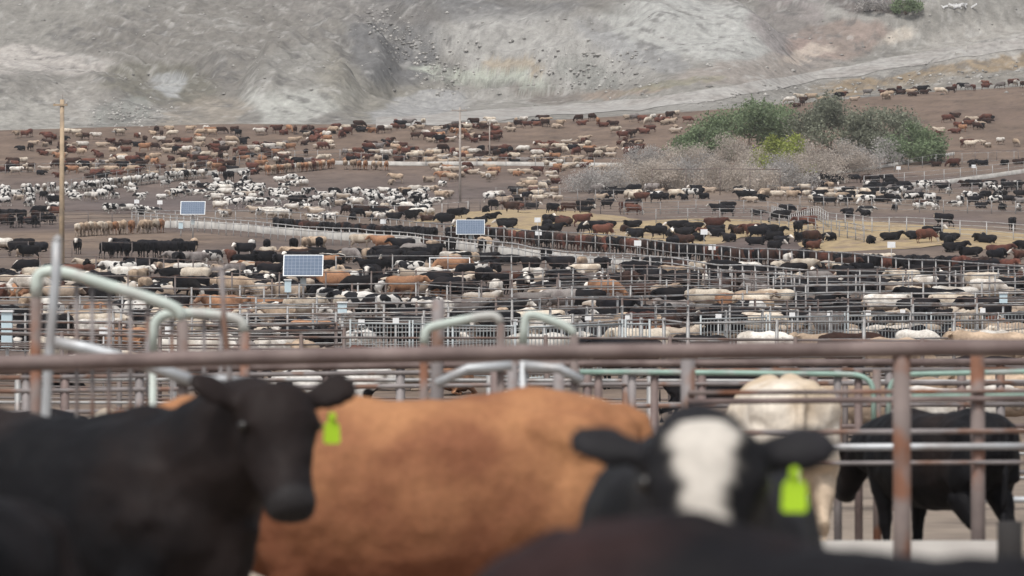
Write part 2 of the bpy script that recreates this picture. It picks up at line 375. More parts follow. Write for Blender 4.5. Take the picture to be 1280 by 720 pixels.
    loft_path(bm, [(hpnt(.1, 0, -.10), .08, .06), (hpnt(.4, 0, -.12), .065, .05), (hpnt(.8, 0, -.105), .05, .035)], 10, 2, hs_)   # jaw
    for s in (1, -1):
        loft_path(bm, [(hpnt(.18, .105 * s, .06), .035, .035), (hpnt(.34, .11 * s, .055), .035, .035)], 8); loft_path(bm, [(hpnt(.40, .085 * s, -.06), .04, .05), (hpnt(.62, .06 * s, -.07), .03, .04)], 8)           # brow
        er = hpnt(.06, .115 * s, .01); dr = (hs_ * s * 1.0 - hd * .10 + Z * (.02 + ears[0 if s > 0 else 1])).normalized()
        en = hd.cross(dr).normalized(); es = en.cross(dr)
        loft_path(bm, [(er, .04, .035), (er + dr * .06, .055, .03), (er + dr * .12, .074, .026), (er + dr * .17, .070, .022), (er + dr * .205, .045, .018)], 10, 2, hd)
    # legs
    for s in (1, -1):
        st = stride * s * .14
        if not lie:
            loft_path(bm, [(Vector((.60, .17 * s, .86)), .10, .14), (Vector((.58, .175 * s, .70)), .085, .11), (Vector((.57 + st * .3, .165 * s, .54)), .062, .075), (Vector((.575 + st * .7, .155 * s, .38)), .050, .055),
                           (Vector((.57 + st, .15 * s, .26)), .036, .04), (Vector((.57 + st * 1.2, .15 * s, .13)), .042, .046), (Vector((.60 + st * 1.2, .15 * s, .045)), .052, .058)], 10)
            loft_path(bm, [(Vector((-.58, .15 * s, 1.0)), .14, .2), (Vector((-.55, .185 * s, .80)), .12, .2), (Vector((-.52, .18 * s, .64)), .09, .14), (Vector((-.66 - st * .5, .165 * s, .47)), .058, .08), (Vector((-.73 - st, .155 * s, .40)), .048, .06),
                           (Vector((-.71 - st, .15 * s, .26)), .038, .044), (Vector((-.69 - st, .15 * s, .13)), .044, .048), (Vector((-.65 - st, .15 * s, .045)), .052, .06)], 10)
        else:
            loft_path(bm, [(Vector((.60, .19 * s, .40)), .10, .13), (Vector((.52, .24 * s, .22)), .085, .1), (Vector((.74, .26 * s, .10)), .058, .06), (Vector((.92, .24 * s, .07)), .05, .05), (Vector((.80, .16 * s, .05)), .04, .04)], 10)
            k = 1 if s > 0 else .7
            loft_path(bm, [(Vector((-.55, .22 * s, .45)), .15, .19), (Vector((-.36, .33 * s, .26)), .13, .15), (Vector((-.55, .40 * s * k, .10)), .07, .075), (Vector((-.30, .44 * s * k, .06)), .045, .045), (Vector((-.10, .42 * s * k, .05)), .045, .045)], 10)
    if not lie: loft_path(bm, [(Vector((.1, 0, .60)), .1, .06), (Vector((-.05, 0, .57)), .07, .05)], 8)
    # brisket
    loft_path(bm, [(Vector((.86, 0, .92 + dz)), .10, .13), (Vector((.82, 0, .76 + dz)), .11, .12), (Vector((.62, 0, .66 + dz)), .12, .10)], 10)
    # tail
    tz = 1.24 + dz
    tl = [(Vector((-.78, 0, tz)), .035, .04), (Vector((-.86, 0, tz - .04)), .03, .035), (Vector((-.90, .01, tz - .2)), .026, .03)]
    if not lie: tl += [(Vector((-.89, .02, .80)), .024, .026), (Vector((-.88, .02, .62)), .03, .03), (Vector((-.88, .02, .44)), .045, .045), (Vector((-.88, .02, .32)), .02, .02)]
    else: tl += [(Vector((-.93, .05, .35)), .026, .03), (Vector((-.90, .12, .12)), .03, .03), (Vector((-.8, .22, .05)), .035, .03)]
    loft_path(bm, tl, 8)
    bmesh.ops.recalc_face_normals(bm, faces=bm.faces)
    me = bpy.data.meshes.new('tmp'); bm.to_mesh(me); bm.free()
    o = bpy.data.objects.new('tmp', me); C.objects.link(o)
    rm = o.modifiers.new('r', 'REMESH'); rm.mode = 'VOXEL'; rm.voxel_size = voxel; rm.use_smooth_shade = True
    sm = o.modifiers.new('s', 'SMOOTH'); sm.factor = .5; sm.iterations = 3 if hero else 1
    if ratio < 1:
        dc = o.modifiers.new('d', 'DECIMATE'); dc.ratio = ratio
    if True:
        tx = bpy.data.textures.new('lumps', 'CLOUDS'); tx.noise_scale = .22
        dp = o.modifiers.new('dd', 'DISPLACE'); dp.texture = tx; dp.strength = .04 if hero else .045; dp.mid_level = .5
        if hero:
            t2 = bpy.data.textures.new('folds', 'CLOUDS'); t2.noise_scale = .09; d2 = o.modifiers.new('d2', 'DISPLACE'); d2.texture = t2; d2.strength = .010; d2.mid_level = .5
    dg = bpy.context.evaluated_depsgraph_get()
    nm = bpy.data.meshes.new_from_object(o.evaluated_get(dg)); nm.name = name
    bpy.data.objects.remove(o)
    n = len(nm.vertices); co = np.empty(n * 3, np.float32); nm.vertices.foreach_get('co', co); co = co.reshape(-1, 3)
    rel = co - np.array(poll); t = rel @ np.array(hd) / hl; la = rel @ np.array(hs_); up = rel @ np.array(hu)
    inh = (t > -.12) & (t < 1.2) & (np.abs(up + .02) < .24) & (np.abs(la) < .36)
    facem = (inh & (np.abs(la) < .18 + .02 * np.sin(t * 9))).astype(float) * sstep(-.02, .08, t)
    wblaze = np.interp(t, [-.12, -.02, .14, .26, .45, .7, 1.0], [.03, .058, .084, .076, .052, .048, .056]) + .007 * np.sin(t * 31 + la * 40) + .004 * np.sin(t * 67)
    blaze = inh * sstep(.018, -.018, np.abs(la) - wblaze) * (up > -.05) * (t > -.12)
    muz = inh * sstep(.84, .92, t)
    ear = inh * (np.abs(la) > .19)
    lc = co.copy(); 
    for nme, arr in (('face', facem), ('blaze', blaze), ('muz', muz), ('ear', ear)):
        a = nm.attributes.new(nme, 'FLOAT', 'POINT'); a.data.foreach_set('value', np.asarray(arr, np.float32))
    a = nm.attributes.new('lc', 'FLOAT_VECTOR', 'POINT'); a.data.foreach_set('vector', lc.astype(np.float32).ravel())
    nm.polygons.foreach_set('use_smooth', np.ones(len(nm.polygons), bool))
    return nm, dict(poll=poll, hd=hd, hs=hs_, hu=hu, hl=hl)

def coat(name, col, col2=None, patch=None, white='none', var=.25, muz=(.02, .018, .018), legs=None, rough=.75, hair=0.0, belly=None, c2=(.45, .6), c2s=1.6, sheen=.0):
    m = bpy.data.materials.new('coat_' + name); m.use_nodes = True; n = m.node_tree.nodes; l = m.node_tree.links
    b = n['Principled BSDF']; b.inputs['Roughness'].default_value = rough; b.inputs['Specular IOR Level'].default_value = .13
    if sheen: b.inputs['Sheen Weight'].default_value = sheen; b.inputs['Sheen Roughness'].default_value = .5
    def attr(nm):
        a = n.new('ShaderNodeAttribute'); a.attribute_name = nm; return a
    lc = attr('lc').outputs['Vector']; oi = n.new('ShaderNodeObjectInfo'); ra = attr('rnd')
    ad = n.new('ShaderNodeMath'); ad.operation = 'ADD'; l.new(oi.outputs['Random'], ad.inputs[0]); l.new(ra.outputs['Fac'], ad.inputs[1])
    mu = n.new('ShaderNodeMath'); mu.operation = 'MULTIPLY'; mu.inputs[1].default_value = 37.0; l.new(ad.outputs[0], mu.inputs[0])
    va = n.new('ShaderNodeVectorMath'); va.operation = 'ADD'; l.new(lc, va.inputs[0]); cx = n.new('ShaderNodeCombineXYZ')
    for k in range(3): l.new(mu.outputs[0], cx.inputs[k])
    l.new(cx.outputs[0], va.inputs[1])
    def noise(s, d=3):
        z = n.new('ShaderNodeTexNoise'); z.inputs['Scale'].default_value = s; z.inputs['Detail'].default_value = d; l.new(va.outputs[0], z.inputs['Vector']); return z.outputs['Fac']
    def rngm(src, a, bb, c=0, d=1):
        r = n.new('ShaderNodeMapRange'); r.inputs['From Min'].default_value = a; r.inputs['From Max'].default_value = bb; r.inputs['To Min'].default_value = c; r.inputs['To Max'].default_value = d; l.new(src, r.inputs['Value']); return r.outputs[0]
    def mix(fac, A, Bc):
        x = n.new('ShaderNodeMix'); x.data_type = 'RGBA'; l.new(fac, x.inputs[0])
        if isinstance(A, tuple): x.inputs[6].default_value = (*A, 1)
        else: l.new(A, x.inputs[6])
        if isinstance(Bc, tuple): x.inputs[7].default_value = (*Bc, 1)
        else: l.new(Bc, x.inputs[7])
        return x.outputs[2]
    cur = mix(rngm(noise(c2s, 5), *c2), col, col2 or tuple(c * .7 for c in col))
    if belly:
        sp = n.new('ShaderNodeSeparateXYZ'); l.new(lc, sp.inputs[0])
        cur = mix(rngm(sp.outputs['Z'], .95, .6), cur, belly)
    if patch: cur = mix(rngm(noise(1.7, 1.5), .47, .5), cur, patch)
    if legs:
        sp = n.new('ShaderNodeSeparateXYZ'); l.new(lc, sp.inputs[0]); cur = mix(rngm(sp.outputs['Z'], .52, .40), cur, legs)
    if white == 'face': cur = mix(attr('face').outputs['Fac'], cur, (.62, .58, .53))
    if white == 'blaze': cur = mix(attr('blaze').outputs['Fac'], cur, (.50, .465, .42))
    if white != 'face': cur = mix(attr('muz').outputs['Fac'], cur, muz)
    # brightness variation from one animal to the next, and fine hair variation
    v = n.new('ShaderNodeMath'); v.operation = 'FRACT'; l.new(mu.outputs[0], v.inputs[0])
    vv = rngm(v.outputs[0], 0, 1, 1 - var, 1 + var); fine = rngm(noise(14 if not hair else 30, 5), .3, .7, .82 if not hair else .9, 1.18 if not hair else 1.1)
    mm = n.new('ShaderNodeMath'); mm.operation = 'MULTIPLY'; l.new(vv, mm.inputs[0]); l.new(fine, mm.inputs[1])
    x = n.new('ShaderNodeMix'); x.data_type = 'RGBA'; x.blend_type = 'MULTIPLY'; x.inputs[0].default_value = 1; l.new(cur, x.inputs[6]); l.new(mm.outputs[0], x.inputs[7])
    l.new(x.outputs[2], b.inputs['Base Color'])
    if hair:
        nz = noise(60, 4); bp = n.new('ShaderNodeBump'); bp.inputs['Strength'].default_value = .7; bp.inputs['Distance'].default_value = hair; l.new(nz, bp.inputs['Height']); l.new(bp.outputs[0], b.inputs['Normal'])
    return m
DIRTY = (.30, .24, .19)
COATS = {
 'black': coat('black', (.007, .007, .0095), (.014, .012, .013), var=.4),
 'white-faced black': coat('white_faced_black', (.007, .007, .0095), (.014, .012, .013), white='face', var=.35),
 'dark brown': coat('dark_brown', (.050, .026, .020), (.03, .018, .015), var=.3),
 'red': coat('red', (.115, .045, .032), (.075, .032, .026), var=.3, muz=(.2, .12, .09)),
 'white-faced red': coat('white_faced_red', (.125, .052, .036), (.085, .038, .028), white='face', var=.3),
 'orange-tan': coat('orange_tan', (.33, .175, .10), (.22, .12, .075), var=.22, muz=(.25, .16, .12)),
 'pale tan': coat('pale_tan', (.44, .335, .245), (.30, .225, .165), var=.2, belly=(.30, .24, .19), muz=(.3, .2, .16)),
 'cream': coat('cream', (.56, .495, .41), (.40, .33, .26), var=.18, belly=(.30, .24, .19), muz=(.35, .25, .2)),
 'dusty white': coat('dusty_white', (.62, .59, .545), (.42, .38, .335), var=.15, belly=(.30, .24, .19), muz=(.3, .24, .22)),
 'grey': coat('grey', (.22, .20, .19), (.15, .13, .125), var=.25),
 'black-and-white': coat('black_and_white', (.016, .016, .019), (.012, .012, .014), patch=(.60, .58, .55), legs=(.52, .49, .45), var=.12),
}
CK = list(COATS)

MID = {}; LOW = {}
VAR = [('up', dict(pose='up', yaw=0, pitch=.5, stride=1)), ('left', dict(pose='up', yaw=.8, pitch=.45)), ('right', dict(pose='up', yaw=-.8, pitch=.5, stride=-1)), ('graze', dict(pose='graze')), ('graze2', dict(pose='graze', yaw=.35, hyaw=.5, stride=1)),
       ('level', dict(pose='up', hp=.15, pitch=.8)), ('lie', dict(pose='lie', pitch=.4)), ('lieL', dict(pose='lie', yaw=.9, pitch=.5)), ('lieR', dict(pose='lie', yaw=-1.0, pitch=.45)), ('lieD', dict(pose='lie', hp=.1, pitch=.35, yaw=.3))]
for k, kw in VAR:
    MID[k] = cow_mesh('cow_' + k, voxel=.034, ratio=.42, **kw)[0]
    LOW[k] = cow_mesh('cow_far_' + k, voxel=.045, ratio=.16, **kw)[0]
    MID[k].materials.append(COATS['black'])

# ------------------------------------------------------------------ structures placed first so that cattle keep clear
GALV = mat('galvanised_pipe', (.30, .30, .30), .55, .2, 3, .35, col2=(.20, .16, .145), c2scale=2, c2lo=.5, c2hi=.62)
DULL = mat('weathered_pipe', (.165, .145, .14), .7, .25, 3, .2, col2=(.13, .085, .07), c2scale=1.5, c2lo=.48, c2hi=.62)
PALEP = mat('pale_pipe', (.42, .42, .42), .6, .15, 2, .2, col2=(.3, .27, .25), c2scale=1.5)
CONC = mat('bunk_concrete', (.46, .445, .42), .9, .14, 1.5, col2=(.34, .32, .30), c2scale=.8, c2lo=.45, c2hi=.65, bump=.01, bscale=8)
post_cache = {}
def post_mesh(h, r, m, top=0):
    key = (round(h, 2), round(r, 3), m.name)
    if key not in post_cache:
        bm = bmesh.new(); bmesh.ops.create_cone(bm, cap_ends=True, segments=8, radius1=r, radius2=r, depth=h + .3, matrix=Matrix.Translation((0, 0, (h + .3) / 2 - .3)))
        for f in bm.faces: f.smooth = len(f.verts) == 4
        me = bpy.data.meshes.new('post'); bm.to_mesh(me); bm.free(); me.materials.append(m); post_cache[key] = me
    return post_cache[key]
def line_pts(px_pts, h, step):
    P = [hit(a, b, h) for a, b in px_pts]; out = []
    if px_pts[-1][0] >= 1290: P.append(P[-1] + (P[-1] - P[-2]).normalized() * P[-1].y * .06)
    if px_pts[0][0] <= -10: P.insert(0, P[0] + (P[0] - P[1]).normalized() * P[0].y * .06)
    for a, b in zip(P, P[1:]):
        L = (b - a).length; n = max(1, int(round(L / step)))
        for i in range(n):
            p = a.lerp(b, i / n); out.append(Vector((p.x, p.y, float(T(p.x, p.y)))))
    out.append(P[-1]); return out
FENCES = []
def fence(px_pts, h, rails, step, label, m=GALV, r=.03, pr=.045, world=None, group='pipe fences between the cattle pens', extra=.06, cat='fence'):
    pts = world if world is not None else line_pts(px_pts, h, step)
    o0 = pts[0]; root = empty('pipe_fence', o0); tag(root, label, cat, group)
    n_all = len(pts)
    ends = pts if len(pts) <= 98 else [pts[round(i * (len(pts) - 1) / 97)] for i in range(98)]
    for p in ends:
        q = link_mesh('post', post_mesh(h + extra, pr, m), None, root); q.location = p - o0
    zs = [h - i * (h - .3) / max(1, rails - 1) for i in range(rails)] if not isinstance(rails, (list, tuple)) else rails
    for z in zs:
        MB().tube([p - o0 + Vector((0, 0, z)) for p in pts], r if z == zs[0] else r * .8, 6).build('rail', m, root)
    FENCES.append([(p.x, p.y) for p in pts]); return root
def bunk(px_pts, label, h=.55, w=.75, m=CONC, world=None, lift=0):
    pts = world if world is not None else line_pts(px_pts, h, 3)
    prof = [(-w / 2, 0), (-w / 2, h), (-w / 2 + .1, h), (-w / 2 + .16, .18), (w / 2 - .16, .18), (w / 2 - .1, h * .8), (w / 2, h * .8), (w / 2, 0)]
    V = []; Q = []
    for i, p in enumerate(pts):
        t = (pts[min(i + 1, len(pts) - 1)] - pts[max(0, i - 1)]); t.z = 0; t.normalize(); s = Vector((t.y, -t.x, 0))
        if s.y > 0: s = -s
        for a, z in prof: V.append(p - pts[0] + s * -a + Vector((0, 0, z + lift)))
    k = len(prof)
    for i in range(len(pts) - 1):
        for j in range(k - 1): Q.append((i * k + j, i * k + j + 1, (i + 1) * k + j + 1, (i + 1) * k + j))
    me = np_mesh('feed_bunk', [tuple(v) for v in V], Q)
    o = link_mesh('feed_bunk', me, m, None, pts[0]); FENCES.append([(p.x, p.y) for p in pts])
    return tag(o, label, 'feed bunk', 'concrete feed bunks along the alleys')

# far alleys
fence([(60, 228), (200, 207), (340, 189), (425, 187)], 1.4, 3, 3.2, 'pale rail fence above the long bunk where red cattle stand', GALV)
bunk([(-20, 238), (100, 231), (215, 218), (330, 207), (420, 201), (560, 202), (780, 204)], 'long pale concrete bunk bending behind the black-and-white cattle')
fence([(425, 189), (560, 197), (780, 198)], 1.3, 2, 4, 'low thin rail fence behind the cream cattle in the middle pens', GALV)
fence([(-30, 207), (80, 204), (200, 206)], 1.3, 2, 4, 'faint rail fence crossing the pen of red cattle beside the wooden pole', GALV)
fence([(-10, 268), (80, 264), (170, 262)], 1.5, 4, 2.5, 'dark multi rail fence behind the wooden utility pole', DULL, .035)
fence([(170, 262), (320, 264), (480, 273), (640, 286), (800, 298), (960, 311), (1120, 323), (1300, 335)], 1.6, [1.6, .9], 2.6, 'upper of the two long diagonal alley fences', GALV, .05)
bunk([(200, 275), (320, 281), (480, 293), (640, 309), (800, 324), (960, 338), (1010, 343)], 'long pale bunk under the lower diagonal alley fence', h=.72, w=.7)
fence([(165, 264), (320, 277), (480, 289), (640, 304), (800, 319), (960, 333), (1010, 338)], 1.5, [1.5, 1.15], 2.4, 'lower of the two long diagonal alley fences', PALEP, .05)
fence([(1010, 338), (1140, 340), (1300, 336)], 1.5, 3, 3, 'grey pipe fence continuing from the foot of the diagonal alley', GALV)
# right hand lanes
fence([(780, 253), (870, 250), (960, 252), (1010, 258)], 1.4, 3, 3, 'thin rails below the dry brush, black cattle lying in front', GALV)
fence([(820, 262), (940, 261), (1010, 272), (1080, 283)], 1.4, 4, 3, 'grey alley rails curving down beside the straw', GALV)
fence([(965, 257), (1035, 266), (1090, 272), (1200, 276), (1300, 283)], 1.4, 4, 2.6, 'pale rails under the row of black-and-white cattle', PALEP)
fence([(990, 214), (1100, 204), (1170, 193), (1300, 188)], 1.4, 2, 3.5, 'thin high rails beside the green trees', GALV)
fence([(1080, 220), (1180, 212), (1300, 200)], 1.4, 3, 3, 'pale lane rails climbing beside the pale bunk', PALEP)
bunk([(1125, 229), (1200, 222), (1300, 208)], 'short pale bunk at the end of the lane above the black-and-white cattle')
bunk([(1005, 218), (1080, 209), (1160, 196), (1190, 190)], 'weathered bunk edge running up beside the green trees', h=.4)
fence([(1165, 190), (1300, 187)], 1.3, 2, 3, 'thin fence below the upper brown pen', DULL)
fence([(815, 212), (900, 211), (975, 212)], 3.2, [3.2], 4.5, 'tall dark pipe frame fence standing before the dry brush', DULL, .05, .05)
fence([(620, 235), (700, 236), (790, 238)], 1.3, 2, 4, 'thin rail fence above the straw where cream cattle lie', GALV)
fence([(440, 256), (520, 257), (585, 252)], 1.3, 2, 3.5, 'thin rail fence before the black-and-white herd in the middle', PALEP)
# middle pens
fence([(-20, 303), (90, 301), (165, 304)], 1.3, 2, 4, 'thin dark wire fence crossing the bare tan pen', DULL, .015, .03)
fence([(420, 321), (560, 320), (720, 320), (860, 322)], 1.5, 2, 4, 'thin rail fence behind the third solar panel', GALV)
fence([(-20, 372), (100, 371), (320, 373), (470, 372)], 1.6, 5, 3, 'grey five rail fence in front of the dense pen of lying cattle', GALV)
fence([(440, 356), (640, 350), (860, 342), (1060, 337), (1300, 330)], 1.6, 4, 3, 'dull rail fence crossing behind the big black cow', DULL)
fence([(300, 358), (520, 355), (640, 362), (860, 357), (1080, 356), (1300, 352)], 1.6, 4, 3, 'grey rail fence just below the orange side-on cow', GALV)
fence([(300, 382), (480, 378), (640, 377), (860, 369), (1060, 366), (1300, 366)], 1.6, 4, 3, 'long grey rail fence passing below the big solar panel', GALV, .035)
fence([(-20, 392), (200, 393), (420, 392), (640, 389), (860, 383), (1060, 383), (1300, 381)], 1.6, 5, 3, 'five rail fence just behind the barred gates', GALV)
fence([(-20, 402), (150, 404), (300, 408), (420, 405)], 1.6, 5, 3, 'grey five rail fence behind the rounded green gate frames', DULL)
fence([(-20, 380), (200, 381), (420, 380), (620, 377)], 1.6, 4, 3, 'rusty four rail fence under the pen of pale cattle', DULL, .03)
fence([(620, 372), (860, 377), (1060, 374), (1300, 372)], 1.6, 5, 3, 'dull five rail fence in front of the lying black cattle', DULL, .03)
fence([(640, 340), (860, 335), (1010, 346), (1300, 345)], 1.5, 4, 3, 'thin rail fence meeting the foot of the diagonal alley', GALV, .03)
fence([(420, 396), (640, 398), (860, 392), (1080, 390), (1300, 388)], 1.6, 5, 3, 'grey five rail fence right behind the white gate tags', GALV, .03)
fence([(-20, 360), (150, 359), (330, 362)], 1.5, 3, 3, 'thin grey fence through the pen of lying pale cattle', GALV, .025)
fence([(290, 342), (520, 339), (760, 343)], 1.5, 3, 3, 'thin grey fence behind the orange side-on cow', DULL, .025)
fence([(-20, 322), (120, 321), (300, 330)], 1.5, 2, 3, 'thin two rail fence above the pen of lying cattle', DULL, .03)
fence([(-20, 346), (160, 345), (340, 350)], 1.5, 3, 3, 'dull three rail fence through the middle of the crowded pen', DULL, .03)
fence([(700, 352), (900, 349), (1100, 345), (1300, 341)], 1.5, 4, 3, 'brownish rail fence between the pens of black cattle', GALV, .03)
fence([(560, 330), (760, 329), (960, 341)], 1.5, 3, 3, 'thin rail fence just under the pale diagonal bunk', DULL, .03)
fence([(-20, 386), (240, 387), (480, 386), (640, 383)], 1.6, 4, 3, 'thin dull fence between the five rail fences', GALV, .03)
fence([(-20, 411), (200, 414), (430, 413)], 1.6, 5, 3, 'close railed fence nearest the top rail beneath the gate frames', DULL, .03)
fence([(640, 401), (860, 404), (1080, 402), (1300, 400)], 1.6, 4, 3, 'grey railed fence in front of the barred gates', GALV, .03)
fence([(560, 247), (700, 250), (800, 252)], 1.4, 3, 3, 'low thin fence behind the black cattle on straw', DULL, .03)
fence([(1000, 246), (1120, 249), (1300, 252)], 1.4, 3, 3, 'thin fence crossing the black-and-white herd', GALV, .03)
fence([(960, 232), (1100, 234), (1300, 226)], 1.4, 3, 3, 'thin fence behind the black-and-white herd', GALV, .03)
fence([(250, 243), (330, 246), (440, 250)], 1.4, 2, 3, 'thin fence below the far black-and-white herd', DULL, .03)
# near pens
def wf(x0, d0, x1, d1, step=2.6):
    a = P3(x0, 500, d0); b = P3(x1, 500, d1); n = max(1, int((b - a).length / step)); out = []
    for i in range(n + 1):
        p = a.lerp(b, i / n); out.append(Vector((p.x, p.y, float(T(p.x, p.y)))))
    return out
fence(None, 1.6, 6, 0, 'rusty six rail fence behind the cattle pens, seen under the long top rail', DULL, .03, world=wf(-360, 89, 1640, 83))
fence(None, 1.6, 5, 0, 'brown pipe fence across the near pens with close posts', DULL, .03, world=wf(-360, 67, 1640, 61, 2.2))
fence(None, 1.55, 5, 0, 'grey pipe fence across the near pens behind the black cow on its own', GALV, .03, world=wf(-360, 54.5, 1640, 51.5, 2.0))

# barred gates (vertical bars)
def gate_bars(x0, y0, x1, y1, label, h=1.5, n=22, m=None):
    m = m or mat('blue_grey_steel', (.36, .39, .40), .55, .12, 3, .3)
    a = hit(x0, y0, h); b = hit(x1, y1, h); a.z = float(T(a.x, a.y)); b.z = float(T(b.x, b.y))
    root = empty('barred_gate', a); tag(root, label, 'gate', 'barred steel gates of the near pens'); d = b - a
    for z in (h, .25): MB().tube([Vector((0, 0, z)), d + Vector((0, 0, z))], .028, 6).build('frame_rail', m, root)
    for t in (0, 1):
        MB().tube([d * t + Vector((0, 0, -.1)), d * t + Vector((0, 0, h + .12))], .032, 8).build('post', m, root)
    br = MB()
    for i in range(1, n):
        p = d * (i / n); br.tube([p + Vector((0, 0, .25)), p + Vector((0, 0, h))], .013, 5, False)
    br.build('grille', m, root)
    return root
gl = ['barred steel gate nearest the small blue cabinet', 'second barred gate, behind the standing thick post', 'barred gate between the two rounded frames in the middle', 'barred gate over the long white cow', 'short barred gate beside the dark brown cow', 'barred gate above the pale cow with three white tags', 'barred gate over the round tan back', 'barred gate below the pale blue cabinet at the edge', 'last barred gate by the edge of the view']
for i, (a, b, c, d, n) in enumerate([(438, 404, 512, 405, 16), (516, 405, 560, 406, 9), (566, 407, 644, 408, 18), (660, 409, 778, 405, 26), (782, 405, 812, 405, 7), (876, 399, 958, 397, 20), (962, 397, 1056, 395, 22), (1060, 395, 1158, 394, 24), (1164, 394, 1290, 393, 30)]):
    gate_bars(a, b, c, d, gl[i], n=n)
gate_bars(1140, 0, 1140, 0, 'x') if False else None

# ------------------------------------------------------------------ cattle placement
PLACED = []   # (x, y, coat, variant, heading, scale)
occ = {}
def near_occ(x, y, r):
    gx, gy = int(x // 2), int(y // 2)
    for i in (-1, 0, 1):
        for j in (-1, 0, 1):
            for (a, b) in occ.get((gx + i, gy + j), ()):
                if (a - x) ** 2 + (b - y) ** 2 < r * r: return True
    return False
FP = np.array([q for f in FENCES for a, b in zip(f, f[1:]) for q in [(a[0] + (b[0] - a[0]) * t, a[1] + (b[1] - a[1]) * t) for t in (0, .25, .5, .75)]])
def near_fence(x, y, r): return np.min((FP[:, 0] - x) ** 2 + (FP[:, 1] - y) ** 2) < r * r
def put(x, y, co, va, hd, sc=1, r=1.25, force=False, fr=.85):
    if not force and (near_occ(x, y, r) or near_fence(x, y, fr)): return False
    occ.setdefault((int(x // 2), int(y // 2)), []).append((x, y)); PLACED.append((x, y, co, va, hd, sc)); return True
def pick(p):
    r = random.random() * sum(p.values())
    for k, v in p.items():
        r -= v
        if r <= 0: return k
    return k
HOL = {'black-and-white': 10, 'dusty white': 2, 'black': 1.2}
REDS = {'red': 4, 'dark brown': 4, 'pale tan': 2.5, 'cream': 1.8, 'black': 1.6, 'white-faced red': 2, 'dusty white': 1.6, 'grey': 1, 'orange-tan': 1}
CREAM = {'cream': 5, 'pale tan': 4, 'dusty white': 3, 'orange-tan': 1.5, 'red': 1, 'grey': .8}
BLK = {'black': 7, 'white-faced black': 3, 'red': 1, 'dark brown': 1, 'white-faced red': 1.2}
MIX = {'black': 9, 'cream': 2.4, 'pale tan': 2.8, 'dusty white': 2.2, 'white-faced black': 3, 'grey': 1.2, 'orange-tan': 1, 'dark brown': 1.2, 'black-and-white': 1.5, 'white-faced red': .5}
UPS = ['up', 'left', 'right', 'graze', 'graze2', 'level']; LIES = ['lie', 'lieL', 'lieR', 'lieD']
def zone(xa, ya, xb, yb, hgt, n, pal, lie=.5, r=1.3, clump=.0, sc=1.0):
    got = 0; tries = 0
    while got < n and tries < n * 30:
        tries += 1
        u = random.random(); px = xa + (xb - xa) * u; py = ya + (yb - ya) * u + random.random() * hgt
        p = hit(px, py)
        if clump and vnoise(np.array(p.x * .22 + 3), np.array(p.y * .09)) < clump: continue
        hd = random.choice([0, math.pi]) + random.gauss(0, .6) if random.random() < .3 else random.random() * 6.28
        va = random.choice(LIES) if random.random() < lie else random.choice(UPS)
        if put(p.x, p.y, pick(pal), va, hd, sc * random.uniform(.86, 1.04) * (.94 if p.y > 400 else 1), r): got += 1
def row(xa, ya, xb, yb, pal, hd, sp=.95, skip=.1, variants=('graze', 'level', 'graze2', 'up'), sc=1.0, off=0):
    a = hit(xa, ya); b = hit(xb, yb); n = int((b - a).length / sp)
    for i in range(n):
        if random.random() < skip: continue
        p = a.lerp(b, (i + random.uniform(-.2, .2)) / n); q = random.uniform(-.25, .25)
        put(p.x, p.y + q, pick(pal), random.choice(variants), hd + random.gauss(0, .15), sc * random.uniform(.94, 1.06), .5, fr=.3)
def one(px, py, co, va, hd, sc=1.0):
    p = hit(px, py); put(p.x, p.y, co, va, hd, sc, force=True)
PI = math.pi
